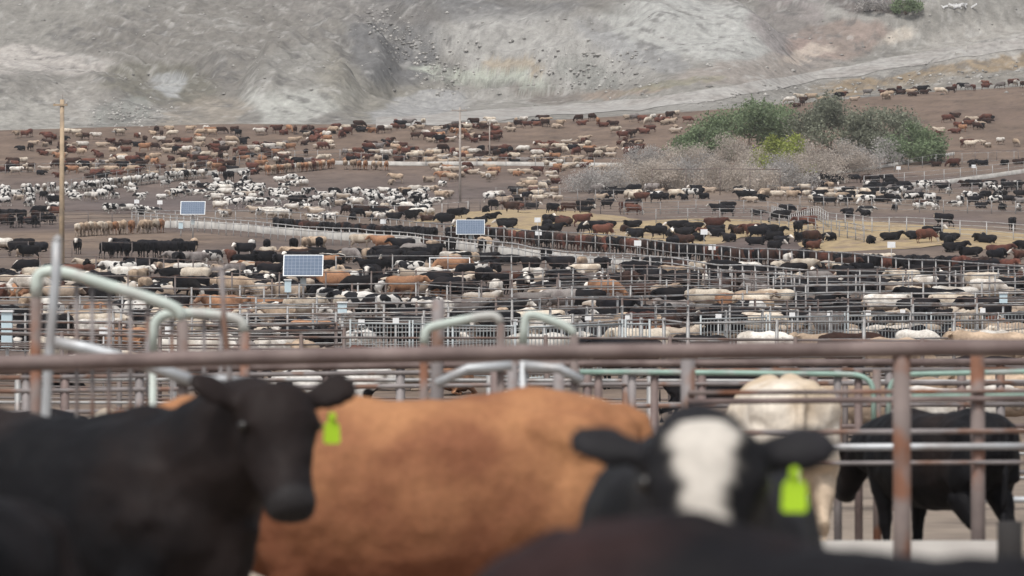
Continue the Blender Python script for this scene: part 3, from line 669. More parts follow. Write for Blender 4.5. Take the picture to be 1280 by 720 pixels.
# singled out animals of the middle distance (feet pixel)
ONES = [(503, 375, 'orange-tan', 'up', 0), (452, 374, 'black', 'graze', PI), (850, 392, 'black', 'level', PI), (97, 318, 'white-faced black', 'up', -PI / 2), (150, 318, 'white-faced black', 'left', -2.6), (185, 320, 'black', 'graze', 0),
        (222, 318, 'black', 'graze', 1.2), (243, 317, 'pale tan', 'graze', 1.6), (172, 338, 'black', 'lie', .1), (240, 338, 'grey', 'level', .6), (226, 338, 'grey', 'left', 2.4), (703, 344, 'black', 'up', PI), (728, 344, 'pale tan', 'graze', 1.4),
        (752, 346, 'black', 'level', -1.2), (664, 345, 'black', 'up', 2.2), (795, 345, 'black', 'up', -PI / 2), (565, 348, 'orange-tan', 'up', .3), (592, 338, 'pale tan', 'graze', 1.3), (458, 333, 'pale tan', 'up', -1.4), (245, 362, 'cream', 'graze', PI),
        (396, 315, 'pale tan', 'graze', PI * .9), (450, 312, 'cream', 'level', 0), (480, 314, 'orange-tan', 'up', PI), (505, 318, 'black', 'up', PI), (540, 316, 'dark brown', 'up', 0), (606, 316, 'pale tan', 'graze', -1),
        (340, 394, 'orange-tan', 'lie', PI), (1103, 402, 'dusty white', 'up', 0), (1195, 400, 'cream', 'level', PI), (900, 352, 'black', 'level', 0), (1040, 340, 'dusty white', 'lie', 0), (1095, 340, 'cream', 'up', 0), (1060, 345, 'cream', 'lie', PI),
        (1010, 288, 'red', 'up', PI), (892, 290, 'red', 'up', 0), (1180, 285, 'white-faced black', 'right', 2.6), (1145, 300, 'white-faced black', 'lieR', 0), (1165, 294, 'white-faced black', 'lieR', .2), (635, 286, 'white-faced black', 'lie', PI),
        (690, 290, 'black', 'lie', 0), (755, 290, 'red', 'lie', PI), (1265, 288, 'black', 'up', -1.5), (480, 396, 'dusty white', 'lie', 0), (445, 399, 'black-and-white', 'up', 2.8), (680, 428, 'cream', 'level', PI), (720, 432, 'dusty white', 'lie', PI),
        (880, 395, 'cream', 'level', 0), (1200, 392, 'dusty white', 'up', PI), (1185, 395, 'white-faced black', 'graze', 0), (700, 395, 'grey', 'level', .2), (620, 380, 'dusty white', 'level', 1.7), (600, 385, 'dusty white', 'lieL', 0),
        (857, 420, 'dark brown', 'level', 1.3), (960, 428, 'pale tan', 'lie', 0), (1045, 430, 'pale tan', 'lie', PI), (1110, 432, 'dusty white', 'lie', 0), (1150, 430, 'cream', 'lie', PI), (910, 430, 'cream', 'lieR', 0), (1220, 425, 'orange-tan', 'lie', 0), (1260, 428, 'pale tan', 'lie', PI),
        (60, 433, 'black', 'lie', 0), (120, 434, 'cream', 'level', 0), (160, 436, 'orange-tan', 'lie', PI), (300, 436, 'cream', 'lie', 0), (20, 436, 'black', 'lie', PI), (1100, 332, 'dusty white', 'lie', PI), (985, 340, 'dusty white', 'up', -1.5)]
for a in ONES: one(*a)
# rows at the bunks
row(95, 240, 262, 222, HOL, 1.9, .85, .08); row(268, 228, 330, 222, HOL, 1.9, 1.0, .3)
row(335, 219, 420, 210, {'orange-tan': 3, 'pale tan': 4, 'red': .6}, 1.7, .8, .05); row(425, 212, 492, 213, {'orange-tan': 2, 'pale tan': 4}, 1.6, .9, .1)
row(98, 296, 205, 291, {'pale tan': 5, 'cream': 3, 'orange-tan': 2}, 1.5, .62, .03)
row(345, 289, 640, 306, {'black': 5, 'dark brown': 3, 'red': 1}, -1.35, .75, .05); row(640, 306, 1000, 334, {'black': 4, 'dark brown': 4, 'red': 2.5}, -1.35, .75, .05); row(1000, 334, 1270, 350, {'black': 5, 'dark brown': 3, 'red': 1.5}, -1.35, 1.0, .2)
row(2, 244, 92, 240, HOL, 1.7, 1.0, .2)
row(300, 318, 420, 314, MIX, 1.5, 1.1, .2); row(520, 320, 640, 318, MIX, 1.5, 1.1, .2); row(640, 330, 700, 330, BLK, 1.4, 1.1, .2)
row(0, 285, 70, 284, BLK, 1.5, 1.0, .2)
zone(0, 268, 72, 268, 14, 16, BLK, .3, 1.0); row(132, 323, 250, 321, {'black': 6, 'white-faced black': 2}, 1.2, 1.1, .1)
zone(0, 312, 60, 312, 14, 8, MIX, .6)
# pens, near to far
zone(0, 428, 640, 428, 10, 30, MIX, .6); zone(640, 428, 1280, 428, 10, 30, {**CREAM, 'black': 5, 'dark brown': 2, 'grey': 2}, .55)
zone(0, 396, 640, 396, 30, 74, MIX, .7, 1.1); zone(640, 392, 1280, 390, 34, 86, {**MIX, 'black': 11}, .7, 1.1)
zone(0, 350, 420, 352, 26, 130, {**MIX, 'dusty white': 3, 'cream': 3}, .85, 1.05); zone(420, 345, 760, 352, 26, 75, MIX, .6, 1.05); zone(760, 345, 1280, 350, 28, 90, {**MIX, 'black': 20, 'dark brown': 3}, .6, 1.05)
zone(0, 336, 420, 334, 18, 62, MIX, .75, 1.05); zone(290, 322, 640, 326, 18, 46, MIX, .4, 1.05); zone(760, 342, 1000, 352, 8, 10, CREAM, .8)
zone(1000, 342, 1280, 350, 10, 20, {**BLK, 'cream': 2, 'grey': 2}, .6)
zone(0, 468, 1280, 462, 30, 44, {**CREAM, 'black': 3, 'dark brown': 1}, .55, 1.6)
zone(560, 268, 860, 286, 24, 30, BLK, .8, 1.3); zone(860, 286, 1280, 304, 22, 28, BLK, .8, 1.3)
zone(600, 258, 800, 262, 8, 16, BLK, .3, 1.1); zone(840, 282, 1060, 296, 14, 16, BLK, .7, 1.2)
# middle distance
zone(0, 246, 70, 246, 14, 20, HOL, .5); zone(85, 238, 265, 232, 16, 28, HOL, .6, 1.1, .35)
zone(262, 228, 330, 232, 26, 34, HOL, .7, 1.05); zone(340, 240, 540, 250, 16, 62, HOL, .55, 1.0); zone(480, 225, 560, 228, 26, 18, {'black-and-white': 3, 'dusty white': 3, 'pale tan': 3}, .5)
zone(345, 226, 380, 228, 10, 7, HOL, .5); zone(120, 262, 190, 264, 6, 8, HOL, .6)
zone(270, 255, 420, 262, 18, 26, {'cream': 2, 'dusty white': 2, 'black-and-white': 2, 'pale tan': 1, 'grey': 1}, .6, 1.2)
zone(430, 262, 560, 268, 16, 30, {'black': 6, 'dark brown': 1, 'cream': .7, 'dusty white': .7}, .5, 1.2)
zone(535, 200, 620, 200, 28, 34, CREAM, .7, 1.15, .3); zone(610, 244, 700, 246, 10, 14, MIX, .5)
zone(640, 206, 700, 206, 46, 26, CREAM, .8, 1.15); zone(700, 206, 755, 206, 8, 9, CREAM, .8)
zone(735, 240, 960, 240, 14, 44, {**MIX, 'cream': 5}, .7, 1.1)
zone(950, 236, 1110, 240, 20, 46, {'black-and-white': 4, 'cream': 3, 'black': 3, 'pale tan': 2}, .25, 1.1); zone(1080, 236, 1280, 236, 22, 58, {'black-and-white': 4, 'black': 6, 'grey': 2, 'dark brown': 1}, .3, 1.1)
zone(1060, 262, 1280, 258, 10, 10, {'black-and-white': 3, 'black': 4}, .8); zone(960, 226, 1280, 232, 6, 26, BLK, .3, 1.1)
zone(890, 262, 1010, 270, 12, 8, BLK, .4)
# far pens of red cattle
zone(0, 182, 330, 175, 44, 175, REDS, .65, 1.15, .25); zone(330, 168, 640, 158, 42, 150, REDS, .65, 1.15, .36)
zone(0, 171, 340, 163, 7, 30, REDS, .35, 1.1); zone(340, 163, 860, 147, 9, 62, REDS, .35, 1.1)
zone(640, 182, 800, 170, 26, 64, {**REDS, 'cream': 4}, .8, 1.05, .3); zone(760, 165, 870, 160, 6, 8, CREAM, .8)
zone(425, 192, 640, 188, 12, 30, REDS, .5, 1.1)
zone(985, 128, 1120, 116, 8, 14, REDS, .3, 1.1); zone(1100, 116, 1280, 106, 7, 24, REDS, .3, 1.0); zone(1165, 146, 1245, 148, 24, 20, REDS, .7, 1.0); zone(1190, 178, 1280, 182, 8, 7, CREAM, .3); zone(1140, 205, 1280, 205, 6, 8, BLK, .8)
print('cattle', len(PLACED))
# near pens beyond the long top rail
NEARB = [(P3(135, 500, 39), 'cream', 'graze', 1.7), (P3(12, 540, 40), 'black', 'level', PI), (P3(1090, 480, 64), 'pale tan', 'up', .2), (P3(1180, 480, 60), 'dusty white', 'left', 0), (P3(1270, 480, 70), 'pale tan', 'up', PI), (P3(1040, 480, 74), 'dark brown', 'lie', 0),
         (P3(700, 480, 72), 'cream', 'lie', PI), (P3(560, 500, 60), 'dusty white', 'lieR', 0), (P3(820, 500, 60), 'pale tan', 'lie', 0), (P3(400, 500, 70), 'black-and-white', 'up', 0), (P3(1200, 600, 58), 'pale tan', 'lie', PI), (P3(330, 500, 58), 'pale tan', 'up', 1.2), (P3(880, 500, 76), 'black', 'up', 0)]
for p, co, va, hd in NEARB: put(p.x, p.y, co, va, hd, 1, force=True)

def slope_rot(x, y, hd):
    e = .6; nx = -(float(T(x + e, y)) - float(T(x - e, y))) / (2 * e); ny = -(float(T(x, y + e)) - float(T(x, y - e))) / (2 * e)
    nrm = Vector((nx * .7, ny * .7, 1)).normalized(); return (Vector((0, 0, 1)).rotation_difference(nrm).to_matrix().to_4x4() @ Matrix.Rotation(hd, 4, 'Z'))
PLACED.sort(key=lambda q: q[1])
NEAR = PLACED[:292]; FAR = PLACED[292:]
# -- labels: by colour, pose and the landmark each stands by, with its order along it
POSE = {'up': 'standing', 'left': 'standing', 'right': 'standing', 'graze': 'standing head down', 'graze2': 'standing head down', 'level': 'standing', 'lie': 'lying', 'lieL': 'lying', 'lieR': 'lying', 'lieD': 'lying'}
LM = [(77, 330, 'by the wooden utility pole'), (378, 350, 'round the large solar panel'), (240, 320, 'below the first solar panel'), (560, 345, 'by the white pipe crate'), (500, 372, 'near the orange side-on cow'), (700, 340, 'under the long diagonal bunk'),
      (588, 300, 'below the second solar panel'), (850, 375, 'round the big black cow'), (1254, 385, 'by the pale blue cabinet at the edge'), (427, 400, 'by the small blue cabinet'), (140, 400, 'behind the tall green gate frame'), (250, 425, 'behind the low green gate frame'),
      (580, 425, 'behind the rising pale frame'), (690, 425, 'behind the falling pale frame'), (960, 420, 'behind the barred gates'), (1130, 420, 'behind the last barred gates'), (820, 425, 'by the short barred gate'), (1020, 370, 'between the two long grey fences'),
      (1000, 305, 'on the long straw mound'), (690, 275, 'on the straw by the second solar panel'), (1190, 305, 'on the broad straw mound'), (1130, 480, 'beyond the rusty post'), (900, 480, 'beyond the white rump'), (640, 480, 'over the orange back'), (400, 480, 'behind the black head'), (100, 480, 'behind the sloping pipe'), (40, 370, 'at the near side of the crowded pen'),
      (1130, 345, 'at the foot of the diagonal alley'), (860, 318, 'in the line behind the alley fence'), (620, 300, 'in the line under the second solar panel'), (1160, 335, 'in the line at the far end of the alley'), (330, 395, 'below the large solar panel')]
ORD = ['first', 'second', 'third', 'fourth', 'fifth', 'sixth', 'seventh', 'eighth', 'ninth', 'tenth', 'eleventh', 'twelfth', 'thirteenth', 'fourteenth', 'fifteenth', 'sixteenth', 'seventeenth', 'eighteenth', 'nineteenth', 'twentieth']
bucket = {}; keys = []
for i, (x, y, co, va, hd, sc) in enumerate(NEAR):
    px, py = proj(x, y, float(T(x, y)) + .7); px, py = float(px), float(py)
    lm = min(LM, key=lambda q: (q[0] - px) ** 2 + ((q[1] - py) * 2.2) ** 2)[2]
    k = (co, POSE[va], lm); bucket.setdefault(k, []).append((px, i))
LABEL = {}
for (co, po, lm), v in bucket.items():
    v.sort()
    for j, (px, i) in enumerate(v):
        LABEL[i] = f'{co} cow {po} {lm}' if len(v) == 1 else (f'{co} cow {po} {lm}, ' + ('leftmost of these' if j == 0 else 'rightmost of these' if j == len(v) - 1 else ORD[j] + ' from left'))
for i in LABEL:
    if len(LABEL[i].replace(',', '').split()) > 14: LABEL[i] = LABEL[i].replace(' of these', '').replace('neck stretched ', '')
for i, (x, y, co, va, hd, sc) in enumerate(NEAR):
    o = bpy.data.objects.new('cow', MID[va]); C.objects.link(o)
    o.matrix_world = Matrix.Translation((x, y, float(T(x, y)) - .02)) @ slope_rot(x, y, hd) @ Matrix.Diagonal((sc * random.uniform(.93, 1.04), sc * random.uniform(.86, 1.08), sc, 1))
    o.material_slots[0].link = 'OBJECT'; o.material_slots[0].material = COATS[co]
    tag(o, LABEL[i], 'cow', 'cattle in the feedlot pens')
# far herd as one mass
def mesh_np(me):
    n = len(me.vertices); co = np.empty(n * 3, np.float32); me.vertices.foreach_get('co', co)
    me.calc_loop_triangles(); t = np.empty(len(me.loop_triangles) * 3, np.int32); me.loop_triangles.foreach_get('vertices', t)
    at = {}
    for k in ('face', 'blaze', 'muz'):
        a = np.empty(n, np.float32); me.attributes[k].data.foreach_get('value', a); at[k] = a
    return co.reshape(-1, 3), t.reshape(-1, 3), at
LN = {k: mesh_np(m) for k, m in LOW.items()}
Vs, Fs, MI, AT, LC, RN = [], [], [], {'face': [], 'blaze': [], 'muz': []}, [], []; off = 0
for (x, y, co, va, hd, sc) in FAR:
    v, f, at = LN[va]; M = np.array(Matrix.Translation((x, y, float(T(x, y)) - .02)) @ slope_rot(x, y, hd) @ Matrix.Scale(sc, 4))
    Vs.append(v @ M[:3, :3].T + M[:3, 3]); Fs.append(f + off); off += len(v); MI.append(np.full(len(f), CK.index(co))); LC.append(v); RN.append(np.full(len(v), random.random()))
    for k in AT: AT[k].append(at[k])
me = np_mesh('distant_cattle', np.concatenate(Vs), np.concatenate(Fs), True)
for k in AT:
    a = me.attributes.new(k, 'FLOAT', 'POINT'); a.data.foreach_set('value', np.concatenate(AT[k]).astype(np.float32))
a = me.attributes.new('rnd', 'FLOAT', 'POINT'); a.data.foreach_set('value', np.concatenate(RN).astype(np.float32))
a = me.attributes.new('lc', 'FLOAT_VECTOR', 'POINT'); a.data.foreach_set('vector', np.concatenate(LC).astype(np.float32).ravel())
for k in CK: me.materials.append(COATS[k])
me.polygons.foreach_set('material_index', np.concatenate(MI).astype(np.int32))
o = bpy.data.objects.new('distant_cattle', me); C.objects.link(o)
tag(o, 'distant mass of red, black-and-white and cream cattle filling the far pens', 'cattle', kind='stuff')

# ------------------------------------------------------------------ trees and brush
def leaf_cloud(name, clumps, n, size, m, parent, seed, tint_var=.5, flat=1.0):
    g = np.random.default_rng(seed); cl = np.array(clumps); w = cl[:, 3] ** 2; idx = g.choice(len(cl), n, p=w / w.sum())
    d = g.normal(size=(n, 3)); d /= np.linalg.norm(d, axis=1)[:, None]; rad = g.random(n) ** .45 * (1 + .25 * g.normal(size=n).clip(-1, 1.5))
    p = cl[idx, :3] + d * rad[:, None] * cl[idx, 3:4] * np.array([1, 1, flat]); p[:, 2] = np.maximum(p[:, 2], .05)
    a = g.normal(size=(n, 3)); a /= np.linalg.norm(a, axis=1)[:, None]; b = np.cross(a, g.normal(size=(n, 3))); b /= np.linalg.norm(b, axis=1)[:, None]
    s = size * (.6 + .8 * g.random(n))[:, None]
    V = np.stack([p - a * s, p - b * s * .55, p + a * s, p + b * s * .55], 1).reshape(-1, 3)
    Fc = np.arange(n * 4).reshape(-1, 4)
    t = (.8 + .4 * g.random(len(cl)))[idx] * (1 - tint_var / 2 + tint_var * g.random(n))  # random tone per clump and per leaf
    tint = np.repeat(np.stack([t, t, t], 1), 4, 0)
    return link_mesh(name, np_mesh(name, V, Fc, False, tint), m, parent)
def leaf_mat(name, col, trans=.4):
    m = bpy.data.materials.new(name); m.use_nodes = True; n = m.node_tree.nodes; l = m.node_tree.links; n.clear()
    at = n.new('ShaderNodeAttribute'); at.attribute_name = 'tint'; x = n.new('ShaderNodeMix'); x.data_type = 'RGBA'; x.blend_type = 'MULTIPLY'; x.inputs[0].default_value = 1; x.inputs[6].default_value = (*col, 1)
    l.new(at.outputs['Color'], x.inputs[7]); d = n.new('ShaderNodeBsdfDiffuse'); t = n.new('ShaderNodeBsdfTranslucent'); mx = n.new('ShaderNodeMixShader'); mx.inputs[0].default_value = trans
    l.new(x.outputs[2], d.inputs[0]); l.new(x.outputs[2], t.inputs[0]); l.new(d.outputs[0], mx.inputs[1]); l.new(t.outputs[0], mx.inputs[2]); o = n.new('ShaderNodeOutputMaterial'); l.new(mx.outputs[0], o.inputs[0]); return m
LG = leaf_mat('green_leaves', (.20, .255, .15)); LD = leaf_mat('grey_green_leaves', (.235, .25, .19)); LY = leaf_mat('yellow_green_leaves', (.30, .34, .10)); LT = leaf_mat('dry_twigs', (.49, .435, .385)); LGR = leaf_mat('grey_twigs', (.42, .40, .385))
BARK = mat('bark', (.12, .09, .07), .9, .3, 5)
def tree(px, py, h, w, m, label, seed, n=5200, dry=False, size=.2):
    p = hit(px, py); g = random.Random(seed)
    root = empty('dry_bush' if dry else 'tree', p); tag(root, label, 'bush' if dry else 'tree', 'dry brush below the green trees' if dry else 'green trees between the pens')
    tips = []
    tr = MB()
    for k in range(3 if not dry else 6):
        a = g.uniform(0, 6.28); lean = g.uniform(.15, .5) if not dry else g.uniform(.4, .9); q = Vector((0, 0, -.2)); pts = [q]; ll = h * (.62 if not dry else .5)
        for i in range(4):
            q = q + Vector((math.cos(a) * lean, math.sin(a) * lean, 1)).normalized() * ll / 4 + Vector((g.gauss(0, .1), g.gauss(0, .1), 0)); pts.append(q)
        r0 = .16 if not dry else .06; tr.tube(pts, [r0, r0 * .8, r0 * .6, r0 * .4, r0 * .2], 6); tips.append(q)
        for j in range(3):
            b = pts[2 + j % 2]; e = b + Vector((g.uniform(-1, 1) * w * .3, g.uniform(-1, 1) * w * .3, h * .25)); tr.tube([b, b.lerp(e, .5) + Vector((0, 0, .15)), e], [r0 * .4, r0 * .25, r0 * .1], 5); tips.append(e)
    tr.build('trunk' if not dry else 'stem', BARK, root)
    cl = []
    for i in range(26 if not dry else 20):
        a = g.uniform(0, 6.28); rr = math.sqrt(g.random()) * .5
        zz = g.uniform(.18 if dry else .3, 1) * h * (1 - .75 * rr * rr * 2.2)
        cl.append((math.cos(a) * rr * w, math.sin(a) * rr * w, max(.3, zz * .9), g.uniform(.12, .19) * w + .15))
    leaf_cloud('crown', cl, n, size, m, root, seed, flat=.8, tint_var=.16 if dry else .36)
tree(935, 190, 8.2, 13, LG, 'rounded bright green tree at the upper left of the clump', 1, 12000)
tree(878, 203, 5.0, 8, LG, 'low green tree sloping down beside the dry brush', 2, 6500)
tree(1040, 192, 8.4, 12, LD, 'grey-green tree in the middle of the clump', 3, 9500)
tree(1098, 196, 6.8, 11, LD, 'dull green tree right of the middle one', 4, 9500)
tree(1140, 203, 5.4, 8, LG, 'small dark green tree at the outer end of the clump', 5, 6000)
tree(975, 226, 6.2, 7.5, LY, 'yellow-green shrubby tree in front of the rounded green one', 6, 5200)
BR = [(755, 240, 2.6, 8), (792, 236, 3.6, 8), (826, 238, 3.9, 7), (868, 236, 4.2, 9), (905, 238, 3.6, 8), (938, 240, 3.4, 7), (975, 238, 3.6, 8), (1015, 232, 4.2, 9), (1050, 222, 4.4, 8), (1085, 212, 4.2, 8), (850, 222, 4.4, 8), (960, 224, 4.2, 9), (810, 222, 3.5, 7), (1000, 218, 4.4, 8), (905, 218, 4.4, 8)]
BL = ['low tan dry bush at the bare end of the brush', 'grey dry bush next to the low tan one', 'wide twiggy bush behind the tall pipe frame', 'tall grey bush behind the pipe frame corner', 'pinkish dry bush under the green trees', 'low dry bush below the yellow-green tree', 'dry bush in the middle of the lower line', 'large tan bush in front of the middle tree', 'rounded tan bush highest in the line', 'last tan bush before the weathered bunk', 'grey bush under the low green tree', 'dry bush behind, below the rounded tree', 'grey bush back of the low tan one', 'tan bush back under the grey-green tree', 'grey bush back between green crowns']
for i, (a, b, h, w) in enumerate(BR): tree(a, b, h * 1.15, w * 1.05, LT if i % 3 else LGR, BL[i], 20 + i, 8500, True, .10)
tree(1132, 18, 3.5, 5, LG, 'lone green shrub high on the spoil slope', 60, 1800)
tree(1095, 14, 2.5, 6, LGR, 'grey dry shrub high on the slope beside the green one', 61, 1500, True)
# rubble on the slope
def rocks(name, n, f, smin, smax, m, label):
    g = np.random.default_rng(3); V = []; Fc = []; base = np.array([(1, 0, 0), (-1, 0, 0), (0, 1, 0), (0, -1, 0), (0, 0, 1), (0, 0, -1)], float)
    tri = np.array([(0, 2, 4), (2, 1, 4), (1, 3, 4), (3, 0, 4), (2, 0, 5), (1, 2, 5), (3, 1, 5), (0, 3, 5)]); tn = []
    for i in range(n):
        px, py = f(g); p = hit(px, py); s = smin + (smax - smin) * g.random() ** 3
        v = base * (s * (.5 + g.random((6, 1)))) * np.array([1.2, 1, .7]); a = g.random() * 6.28; c, q = math.cos(a), math.sin(a)
        v = v @ np.array([[c, q, 0], [-q, c, 0], [0, 0, 1]]) + np.array(p); V.append(v); Fc.append(tri + 6 * i); tn.append(np.tile(np.full(3, .6 + .9 * g.random()), (6, 1)))
    o = link_mesh(name, np_mesh(name, np.concatenate(V), np.concatenate(Fc), False, np.concatenate(tn)), m); return tag(o, label, 'rubble', kind='stuff')
def rf(g):
    k = g.random()
    if k < .3: t = g.random(); return 460 + 110 * t + g.normal() * 18, 20 + 85 * t + g.normal() * 14
    if k < .45: return g.normal(740, 35), g.normal(90, 16)
    if k < .6: return g.normal(160, 30), g.normal(145, 8)
    if k < .75: t = g.random(); return t * 420 + 860, 128 - 40 * t + g.normal() * 5
    return g.random() * 1280, g.random() * 120
rocks('rubble', 1700, rf, .10, .48, leaf_mat('spoil_rock', (.31, .30, .285), 0), 'loose grey rocks strewn over the spoil slope')
# white scrap heap at the top
p = hit(1192, 10); g_ = random.Random(4); sc_ = MB()
for i in range(22):
    sc_.box(Vector((g_.gauss(0, 1.6), g_.gauss(0, .8), .2 + abs(g_.gauss(0, .3)))), (g_.uniform(.8, 2.2), .12, .3), Matrix.Rotation(g_.uniform(0, 3), 3, 'Z') @ Matrix.Rotation(g_.uniform(-.5, .5), 3, 'Y'))
tag(sc_.build('scrap_heap', mat('white_board', (.7, .7, .7), .7), None, p), 'heap of pale broken boards high on the slope', 'scrap heap')

# ------------------------------------------------------------------ poles, panels, signs
WOOD = mat('pole_wood', (.42, .32, .22), .85, .2, 2, col2=(.3, .24, .18), c2scale=.8)
WGREY = mat('grey_wood', (.36, .32, .29), .85, .2, 2)
def util_pole(px, ytop, ybase, r, m, label, arm=1.1, lamp=False):
    p = hit(px, ybase); s = F / p.y; h = (ybase - ytop) / s
    root = empty('utility_pole', p); tag(root, label, 'utility pole')
    MB().tube([(0, 0, -.3), (0, 0, h * .5), (0, 0, h)], [r, r * .85, r * .7], 12).build('pole_shaft', m, root)
    MB().box((-.1, -.12, h - .35), (arm, .1, .12)).build('crossarm', m, root)
    for a in (-1, 1):
        MB().tube([(a * arm * .42 - .1, -.12, h - .29), (a * arm * .42 - .1, -.12, h - .14)], [.05, .035], 8).build('insulator', mat('porcelain', (.4, .38, .36), .3), root)
    MB().tube([(.02, -.02, h - .1), (.02, -.02, h + .35)], .025, 6).build('pin', GALV, root)
util_pole(77, 124, 352, .19, WOOD, 'tall tan wooden utility pole with a short crossarm near the gate frame', .9)
util_pole(575, 134, 254, .17, WGREY, 'slim grey wooden utility pole among the far pens', 1.8)
util_pole(612, 152, 200, .10, WGREY, 'short thin grey pole at the edge of the far pens', .5)
CELL = bpy.data.materials.new('solar_cells'); CELL.use_nodes = True
n = CELL.node_tree.nodes; l = CELL.node_tree.links; b = n['Principled BSDF']; b.inputs['Roughness'].default_value = .6; b.inputs['Specular IOR Level'].default_value = .15
tc = n.new('ShaderNodeTexCoord'); br = n.new('ShaderNodeTexBrick'); br.offset = 0; br.inputs['Scale'].default_value = 1; br.inputs['Brick Width'].default_value = .2; br.inputs['Row Height'].default_value = .2; br.inputs['Mortar Size'].default_value = .006
br.inputs['Color1'].default_value = (.11, .15, .215, 1); br.inputs['Color2'].default_value = (.125, .165, .235, 1); br.inputs['Mortar'].default_value = (.32, .36, .42, 1)
mp = n.new('ShaderNodeMapping'); mp.inputs['Rotation'].default_value = (R(90), 0, 0); l.new(tc.outputs['Object'], mp.inputs[0]); l.new(mp.outputs[0], br.inputs[0]); l.new(br.outputs['Color'], b.inputs['Base Color'])
def solar(cx, cy, w, h, ybase, label):
    p = hit(cx, ybase); s = F / p.y; W_ = w / s; H_ = h / s; zc = (ybase - cy) / s
    root = empty('solar_panel', p); tag(root, label, 'solar panel', 'solar panels on poles in the pens')
    MB().tube([(0, .1, -.2), (0, .1, zc)], .06, 8).build('pole', PALEP, root)
    tilt = Matrix.Rotation(R(-28), 3, 'X')
    f = MB().box(Vector((0, 0, zc)), (W_, .06, H_ / math.cos(R(28))), tilt).build('panel_frame', mat('alu_frame', (.34, .36, .38), .4, .05, 2, .3), root)
    pv = MB().box((0, 0, 0), (W_ - .1, .02, H_ / math.cos(R(28)) - .1)).build('cells', CELL, root); pv.location = Vector((0, 0, zc)) + tilt @ Vector((0, -.035, 0)); pv.rotation_euler = (R(-28), 0, 0)
    MB().box((0, .14, zc * .55), (.3, .2, .4)).build('control_box', mat('box_paint', (.45, .5, .52), .5), root)
solar(379, 332, 50, 27, 378, 'largest solar panel with a visible cell grid on a pale pole')
solar(241, 260, 31, 17, 300, 'small plain blue solar panel standing before the black-and-white cattle')
solar(588, 284, 36, 19, 312, 'plain blue solar panel on a pole above the diagonal alley')
WHITE = mat('white_plate', (.78, .79, .80), .6, .05); BLUEC = mat('pale_blue_cabinet', (.50, .62, .68), .5, .08)
SG = [(171, 252, 1.3, 'beside the wooden pole'), (200, 253, 2.0, 'on a short stand below the black-and-white cattle'), (479, 277, .6, 'on the upper diagonal fence below the middle herd'), (672, 275, 2.0, 'on a stand left of the straw'), (673, 291, .6, 'on the alley fence under the first stand'),
      (797, 304, .6, 'on the alley fence halfway along'), (880, 290, 2.0, 'on a stand at the middle of the alley'), (890, 309, .6, 'on the alley fence beside the second stand'), (1114, 306, 2.0, 'on a stand at the far end of the alley'), (1123, 210, .8, 'beside the weathered bunk'), (1217, 208, .7, 'by the pale lane')]
def sign(px, py, hh, label, w=.55, h=.42, m=WHITE, grp='white pen number plates', d=None):
    p = hit(px, py, max(hh, 1.3)) if d is None else d; z0 = hh
    root = empty('pen_sign', (p.x, p.y - .12, p.z)); tag(root, label, 'sign', grp)
    z = max(hh, 1.3)
    MB().tube([(0, .03, -.1), (0, .03, z)], .022, 6).build('post', PALEP, root)
    MB().box((0, 0, z), (w, .02, h)).build('plate', m, root)
for a in SG: sign(a[0], a[1], a[2], 'blank-looking white pen plate ' + a[3])
TG = [(452, 403), (495, 401), (545, 402), (643, 403), (735, 397), (785, 396), (898, 396), (990, 394), (1037, 392), (1085, 391), (1128, 390), (1228, 388), (130, 414), (212, 413)]
for i, (a, b) in enumerate(TG): sign(a, b, 1.5, f'small white tag along the gate line, {ORD[i]} from the left', .2, .18, WHITE, 'small white tags on the gate line')
def cabinet(px, py, hh, label, w=.34, h=.42):
    p = hit(px, py, hh); root = empty('control_cabinet', p); tag(root, label, 'cabinet', 'pale blue control cabinets')
    MB().tube([(0, .05, -.1), (0, .05, hh)], .05, 8).build('post', PALEP, root)
    MB().box((0, -.05, hh), (w, .16, h)).build('box', BLUEC, root); MB().box((0, -.05, hh + h / 2 + .03), (w + .06, .26, .05)).build('lid', WHITE, root)
cabinet(428, 386, 1.5, 'small pale blue cabinet on a post near the barred gates'); cabinet(360, 358, 1.6, 'pale blue cabinet under the largest solar panel', .3, .55)
cabinet(1254, 373, 1.5, 'pale blue cabinet on a post at the edge of the view'); cabinet(9, 412, 1.3, 'narrow grey-blue cabinet behind the fence at the far left', .28, .9)
cabinet(226, 282, 1.0, 'tiny pale cabinet by the first bunk', .4, .6); 
# white pipe crate
p = hit(562, 352); root = empty('pipe_crate', p); tag(root, 'white pipe crate holding a blue tub in the mixed pen', 'crate'); s = F / p.y
w_, h_ = 50 / s / 2, 30 / s
for x in (-w_, w_):
    for y in (0, 1.2): MB().tube([(x, y, 0), (x, y, h_)], .03, 6).build('leg', WHITE, root)
for z in (h_, h_ * .5):
    MB().tube([(-w_, 0, z), (w_, 0, z), (w_, 1.2, z), (-w_, 1.2, z), (-w_, 0, z)], .025, 6).build('rail', WHITE, root)
p = hit(556, 352) + Vector((0, .6, 0)); MB_ = MB(); MB_.tube([(-.7, 0, .12), (-.7, 0, .5)], [.35, .4], 14)
tag(MB_.build('feed_tub', BLUEC, None, p), 'round pale blue feed tub inside the pipe crate', 'tub')

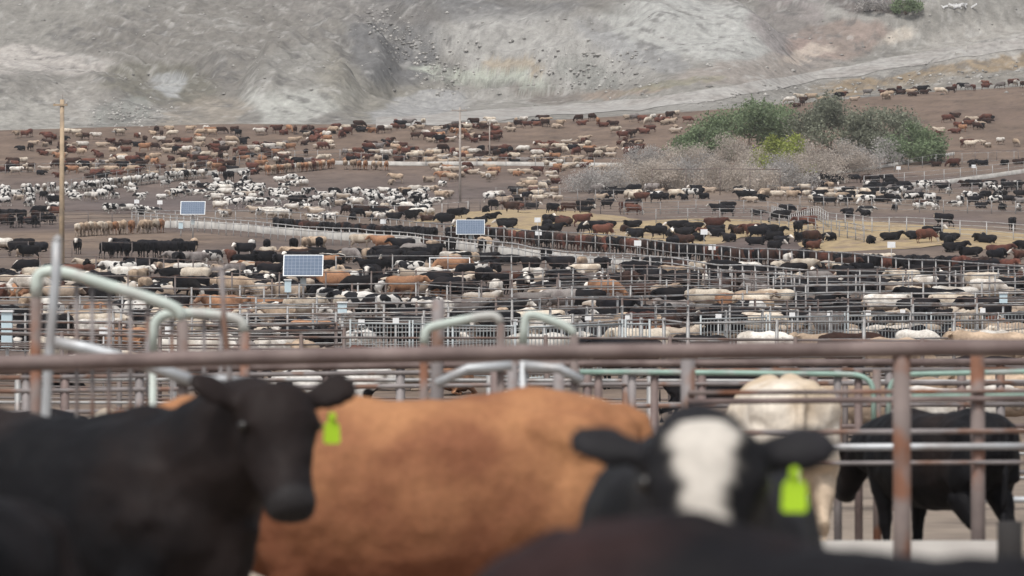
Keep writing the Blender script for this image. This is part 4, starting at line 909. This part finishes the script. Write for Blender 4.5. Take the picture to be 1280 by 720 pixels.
# ------------------------------------------------------------------ near rail, frames and posts
RUST = mat('rust_brown_pipe', (.145, .108, .102), .7, .25, 2.5, .15, col2=(.21, .165, .155), c2scale=3, c2lo=.42, c2hi=.62, bump=.002, bscale=20)
RUSTY = mat('rusty_pipe', (.19, .155, .145), .8, .25, 4, .1, col2=(.20, .095, .06), c2scale=2.2, c2lo=.5, c2hi=.6)
GREENP = mat('pale_green_paint', (.47, .53, .49), .6, .12, 4, .1, col2=(.44, .44, .42), c2scale=3, c2lo=.5, c2hi=.6)
TEAL = mat('teal_paint', (.26, .38, .33), .6, .2, 4, .1, col2=(.34, .38, .36), c2scale=3)
STEEL = mat('bare_steel_pipe', (.44, .46, .48), .5, .15, 3, .35, col2=(.3, .27, .26), c2scale=2, c2lo=.5, c2hi=.65)
GREY = mat('grey_post', (.23, .21, .21), .7, .25, 3, .2, col2=(.2, .12, .09), c2scale=2, c2lo=.52, c2hi=.6)
# main fence
D0 = 20.0
root = empty('pipe_fence', P3(640, 500, D0) * 1); root.location = (0, D0, 0); tag(root, 'nearest fence with a thick rusty top rail crossing the whole view', 'fence')
def rel(p, o): return Vector(p) - o.location
MB().tube([rel(P3(x, y, D0), root) for x, y in ((-260, 460), (0, 455), (300, 447), (640, 441), (980, 438), (1280, 434), (1500, 431))], .041, 12).build('top_rail', RUST, root)
for px, w, mt in ((1127, .045, RUSTY), (-120, .045, RUST), (1520, .045, RUST)):
    a = P3(px, 440, D0 + .02); MB().tube([rel((a.x, a.y, -.2), root), rel(a, root)], w, 12).build('post', mt, root)
# second fence behind it on the right, thinner rails
D1 = 26.5; root = empty('pipe_fence', (P3(1222, 500, D1).x, D1, 0)); tag(root, 'second fence with thin grey rails in front of the lone black cow', 'fence')
a = P3(1222, 440, D1); MB().tube([rel((a.x, a.y, -.2), root), rel(a, root)], .048, 12).build('post', RUSTY, root)
a = P3(860, 445, D1); MB().tube([rel((a.x, a.y, -.2), root), rel(a, root)], .048, 12).build('post', GREY, root)
for y0, y1, r, mt in ((541, 538, .018, GREY), (560, 557, .024, STEEL), (580, 577, .014, GREY), (502, 497, .02, RUST), (491, 488, .016, RUSTY), (700, 697, .02, GREY)):
    MB().tube([rel(P3(860, y0, D1 - .06), root), rel(P3(1420, y1, D1 - .06), root)], r, 8).build('rail', mt, root)
D2 = 36.0; root = empty('pipe_fence', (P3(1000, 500, D2).x, D2, 0)); tag(root, 'pipe fence with a pale teal top rail behind the white rump', 'fence')
MB().tube(rounded([rel(P3(725, 465, D2), root), rel(P3(900, 466, D2), root), rel(P3(1075, 468, D2), root), rel(P3(1092, 480, D2), root), rel(P3(1092, 530, D2), root)], .12), .024, 8).build('top_rail', TEAL, root)
MB().tube(rounded([rel(P3(1110, 530, D2), root), rel(P3(1112, 478, D2), root), rel(P3(1130, 468, D2), root), rel(P3(1400, 462, D2), root)], .12), .024, 8).build('top_rail', TEAL, root)
MB().tube([rel(P3(1140, 495, D2), root), rel(P3(1420, 492, D2), root)], .028, 8).build('rail', TEAL, root)
MB().tube([rel(P3(1230, 625, D2), root), rel(P3(1420, 624, D2), root)], .03, 8).build('rail', STEEL, root)
for px, mt in ((748, RUST), (790, GREY), (818, RUST), (1047, GREY), (1073, RUST), (1096, RUSTY), (1400, RUST)):
    a = P3(px, 462, D2 + .05); MB().tube([rel((a.x, a.y, -.2), root), rel(a, root)], .038, 10).build('post', mt, root)
D3 = 49.0; root = empty('pipe_fence', (P3(640, 500, D3).x, D3, 0)); tag(root, 'pair of thin brown rails on close posts just behind the thick top rail', 'fence')
for y, r, mt in ((452, .045, RUST), (461, .03, GREY), (478, .028, GREY), (505, .028, GREY), (532, .028, RUST), (560, .028, GREY), (590, .028, GREY)):
    MB().tube([rel(P3(-80, y + 12, D3), root), rel(P3(640, y + 3, D3), root), rel(P3(1360, y, D3), root)], r, 8).build('rail', mt, root)
for i, px in enumerate(range(-60, 1360, 78)):
    a = P3(px + 17 * math.sin(i * 2.1), 452 + 10 * (1 - px / 640 if px < 640 else 0), D3 + .04); MB().tube([rel((a.x, a.y, -.2), root), rel(a, root)], .055, 8).build('post', (RUST, GREY)[i % 2], root)
# rounded gate frames
def frame(pts, d, r, label, mt=GREENP, legm=RUSTY, rod=None, rods=(), name='gate_frame', low=None):
    P = [P3(x, y, d) for x, y in pts]; o = Vector((P[0].x, d, 0)); root = empty(name, o); tag(root, label, 'gate frame', 'rounded pipe gate frames')
    Q = [p - o for p in P]
    first, last = Q[0], Q[-1]
    MB().tube(rounded(Q, .13), r, 12).build('top_tube', mt, root)
    MB().tube([Vector((first.x, 0, -.1)), first], r * .98, 10).build('leg', legm[0] if isinstance(legm, tuple) else legm, root); MB().tube([Vector((last.x, 0, -.1)), last], r * .98, 10).build('leg', legm[1] if isinstance(legm, tuple) else legm, root)
    for (x0, y0, x1, y1) in rods:
        MB().tube([P3(x0, y0, d + .05) - o, P3(x1, y1, d + .05) - o], .013, 6).build('rod', GREY, root)
    if low:
        MB().tube([P3(x, y, d - .05) - o for x, y in low], r * 1.08, 12).build('brace', STEEL, root)
    return root
frame([(45, 372), (46, 340), (76, 338), (222, 384), (229, 400)], 22, .032, 'tall pale green gate frame with a sloping rounded top at the left', rods=[(96, 348, 96, 640), (137, 362, 135, 640), (163, 370, 163, 640), (185, 376, 183, 640), (115, 355, 116, 640)], low=[(60, 426), (110, 436), (180, 455), (246, 478)])
frame([(190, 440), (193, 392), (250, 391), (302, 398), (306, 415)], 24, .030, 'lower pale green gate frame with a rusty end leg', legm=(GREENP, RUSTY), rods=[(215, 400, 215, 640), (255, 396, 255, 640), (276, 396, 276, 640)], low=[(230, 474), (312, 477)])
frame([(530, 430), (532, 410), (560, 404), (618, 392), (626, 404)], 23, .026, 'short pale frame with a rising top tube in the middle', low=[(545, 480), (585, 461), (640, 457)])
frame([(654, 430), (656, 395), (668, 393), (712, 409), (718, 418)], 23.5, .026, 'short pale frame with a falling top tube in the middle', legm=(STEEL, RUSTY), low=[(655, 457), (700, 461), (728, 476)])
def lone(pts, d, r, m, label, top=None):
    P = [P3(x, y, d) for x, y in pts]; o = Vector((P[-1].x, d, 0)); root = empty('steel_post', o); tag(root, label, 'post', 'loose steel posts of the near pens')
    b = P[-1] - o; MB().tube([p - o for p in P] + [Vector((b.x * 1.3, 0, -.1))], r, 10).build('shaft', m, root)
    if top: MB().tube([P[0] - o + Vector(top[0]), P[0] - o + Vector(top[1])], r * .8, 8).build('cap', m, root)
lone([(71, 302), (70, 345), (62, 430), (57, 520)], 20.5, .026, STEEL, 'leaning bare steel post rising above the tall gate frame', ((-.01, 0, 0), (.02, 0, .02)))
lone([(277, 338), (280, 400), (290, 500)], 23.2, .017, GREY, 'thin dark leaning rod beside the lower green frame', ((-.07, 0, 0), (.05, 0, .015)))
lone([(548, 374), (547, 440), (543, 560)], 25, .042, GREY, 'thick grey steel post standing behind the rising pale frame')
lone([(622, 456), (622, 560)], 26, .05, RUST, 'thick brown post just below the long top rail')
lone([(640, 452), (641, 560)], 28, .04, GREY, 'grey post paired with the thick brown one')
lone([(698, 452), (700, 560)], 27, .04, GREY, 'grey post between the falling frame and the orange rump')
lone([(1262, 652), (1262, 700)], 19, .06, mat('tarred_wood', (.03, .028, .028), .9), 'stubby dark post at the end of the concrete bunk')
# concrete bunk in front of the black cow
pts = [Vector((P3(x, 690, 25.5).x, 25.5, 0)) for x in (900, 960, 1020, 1080, 1140, 1200, 1258)]
bunk(None, 'pale concrete feed bunk in front of the lone black cow', h=.52, w=1.0, world=pts)

# ------------------------------------------------------------------ near cattle
BLKH = coat('near_black', (.0065, .0065, .008), (.018, .013, .0125), c2=(.46, .62), c2s=1.3, rough=.66, hair=.004, var=0, muz=(.026, .024, .025))
BRH = coat('near_black_brown', (.0065, .006, .0075), (.034, .016, .015), c2=(.46, .64), c2s=1.2, rough=.68, hair=.004, var=0)
BLZ = coat('near_blaze', (.0065, .0065, .0075), (.022, .021, .024), c2=(.46, .62), c2s=1.3, rough=.65, hair=.004, var=0, white='blaze', muz=(.42, .36, .32))
ORH = coat('near_orange', (.36, .175, .085), (.205, .085, .045), c2=(.42, .66), c2s=2.2, rough=.8, hair=.006, var=0, belly=(.17, .065, .035), muz=(.3, .18, .14))  # belly darkened in the coat colour to stand for underside shadow
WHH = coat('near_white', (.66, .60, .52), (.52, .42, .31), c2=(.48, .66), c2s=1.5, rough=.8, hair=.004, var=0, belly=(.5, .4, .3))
TAGM = mat('lime_tag', (.42, .66, .03), .5, .08, 8); EYE = mat('dark_eye', (.008, .006, .005), .12, .1, spec=.6); NOST = mat('nostril', (.006, .005, .005), .6)
def hero(label, m, loc, hd, sc=1.0, tagside=None, tilt=0, **kw):
    me_, h = cow_mesh('near_cow', voxel=.019, hero=True, **kw); me_.materials.append(m)
    o = bpy.data.objects.new('cow', me_); C.objects.link(o); o.location = loc; o.rotation_euler = (0, tilt, hd); o.scale = (sc,) * 3
    tag(o, label, 'cow')
    def hp_(t, lat, up): return h['poll'] + h['hd'] * (h['hl'] * t) + h['hs'] * lat + h['hu'] * up
    for s in (1, -1):
        bm = bmesh.new(); bmesh.ops.create_uvsphere(bm, u_segments=14, v_segments=10, radius=.022)
        for f in bm.faces: f.smooth = True
        me = bpy.data.meshes.new('eye'); bm.to_mesh(me); bm.free(); e = link_mesh('eye', me, EYE, o); e.location = hp_(.30, .140 * s, .03)
        bm = bmesh.new(); bmesh.ops.create_uvsphere(bm, u_segments=10, v_segments=8, radius=.014); me = bpy.data.meshes.new('nostril'); bm.to_mesh(me); bm.free(); e = link_mesh('nostril', me, NOST, o); e.location = hp_(1.035, .036 * s, -.035)
    if tagside:
        s = tagside; er = hp_(.06, .115 * s, .01); dr = h['hs'] * s
        c = er + dr * .105 + h['hd'] * .05
        bm = bmesh.new(); prof = [(-.012, .055), (.012, .055), (.018, .03), (.034, .015), (.038, -.055), (.03, -.065), (-.03, -.065), (-.038, -.055), (-.034, .015), (-.018, .03)]
        fr = [bm.verts.new((a * .84, 0, b * .84)) for a, b in prof]; bk = [bm.verts.new((a * .84, .005, b * .84)) for a, b in prof]
        bm.faces.new(fr); bm.faces.new(bk[::-1])
        for i in range(len(prof)): bm.faces.new((fr[i], bk[i], bk[(i + 1) % len(prof)], fr[(i + 1) % len(prof)]))
        bmesh.ops.recalc_face_normals(bm, faces=bm.faces); me = bpy.data.meshes.new('ear_tag'); bm.to_mesh(me); bm.free(); e = link_mesh('ear_tag', me, TAGM, o)
        e.location = c + Vector((0, 0, -.045)); e.rotation_euler = (0, 0, math.atan2(h['hs'].y * s, h['hs'].x * s) + (0 if s > 0 else 0))
        e['label'] = 'lime green ear tag'
        e2 = MB().tube([Vector((0, -.012, .045)), Vector((0, .018, .045))], .012, 8).build('tag_button', TAGM, e)
    return o
def at(px, d, z=0): p = P3(px, 500, d); return (p.x, p.y, z)
# black cow, three quarter view, left
hero('black cow with a lime ear tag, head turned toward the camera, standing at the left', BLKH, at(76, 15.5), R(-38), 1.03, 1, pose='up', yaw=-.12, hyaw=-.48, hp=.66, pitch=.90, ears=(.30, .38))
hero('orange-brown cow standing side-on behind the black one, tail end to the right', ORH, at(546, 17.6), R(179), 1.08, None, tilt=R(1.2), pose='up', hp=.28, pitch=.5, plump=1.02, deep=.07)
hero('black cow with a white blaze and lime ear tag facing the camera', BLZ, at(872, 10.9), R(-92), 1.0, 1, pose='up', yaw=0, hp=.47, pitch=.80, ears=(.04, .10))
hero('cream white cow seen from behind beyond the thin rails', WHH, at(975, 30.6), R(95), 1.19, None, pose='graze')
hero('lone black cow standing behind the fence above the concrete bunk', BLKH, at(1177, 31.5), R(118), 1.0, None, pose='up', hp=-.1, pitch=.9)
hero('dark brown-black cow back crossing the bottom edge, closest of all', BRH, (.58, 7.0, -.02), R(150), .89, None, tilt=R(-4.5), pose='graze')
hero('dark rump of a black cow cut by the lower left corner', BLKH, at(-390, 8.6), R(196), .93, None, pose='graze')
hero('black cow rump at the lower right corner of the view', BLKH, at(1745, 8.4), R(3), .87, None, pose='graze')
hero('orange cow at the left edge with only its head side in view', ORH, at(-398, 17.2), R(5), .93, None, pose='up', hp=.1, pitch=.5)
# ------------------------------------------------------------------ thin even haze over the whole place
hm = bpy.data.materials.new('haze'); hm.use_nodes = True; n = hm.node_tree.nodes; n.clear()
pv = n.new('ShaderNodeVolumePrincipled'); pv.inputs['Density'].default_value = .0001; pv.inputs['Color'].default_value = (.93, .94, .98, 1)
ho = n.new('ShaderNodeOutputMaterial'); hm.node_tree.links.new(pv.outputs[0], ho.inputs['Volume'])
tag(MB().box((0, 530, 95), (420, 1160, 200)).build('haze', hm), 'thin pale air between the pens and the slope', kind='stuff')
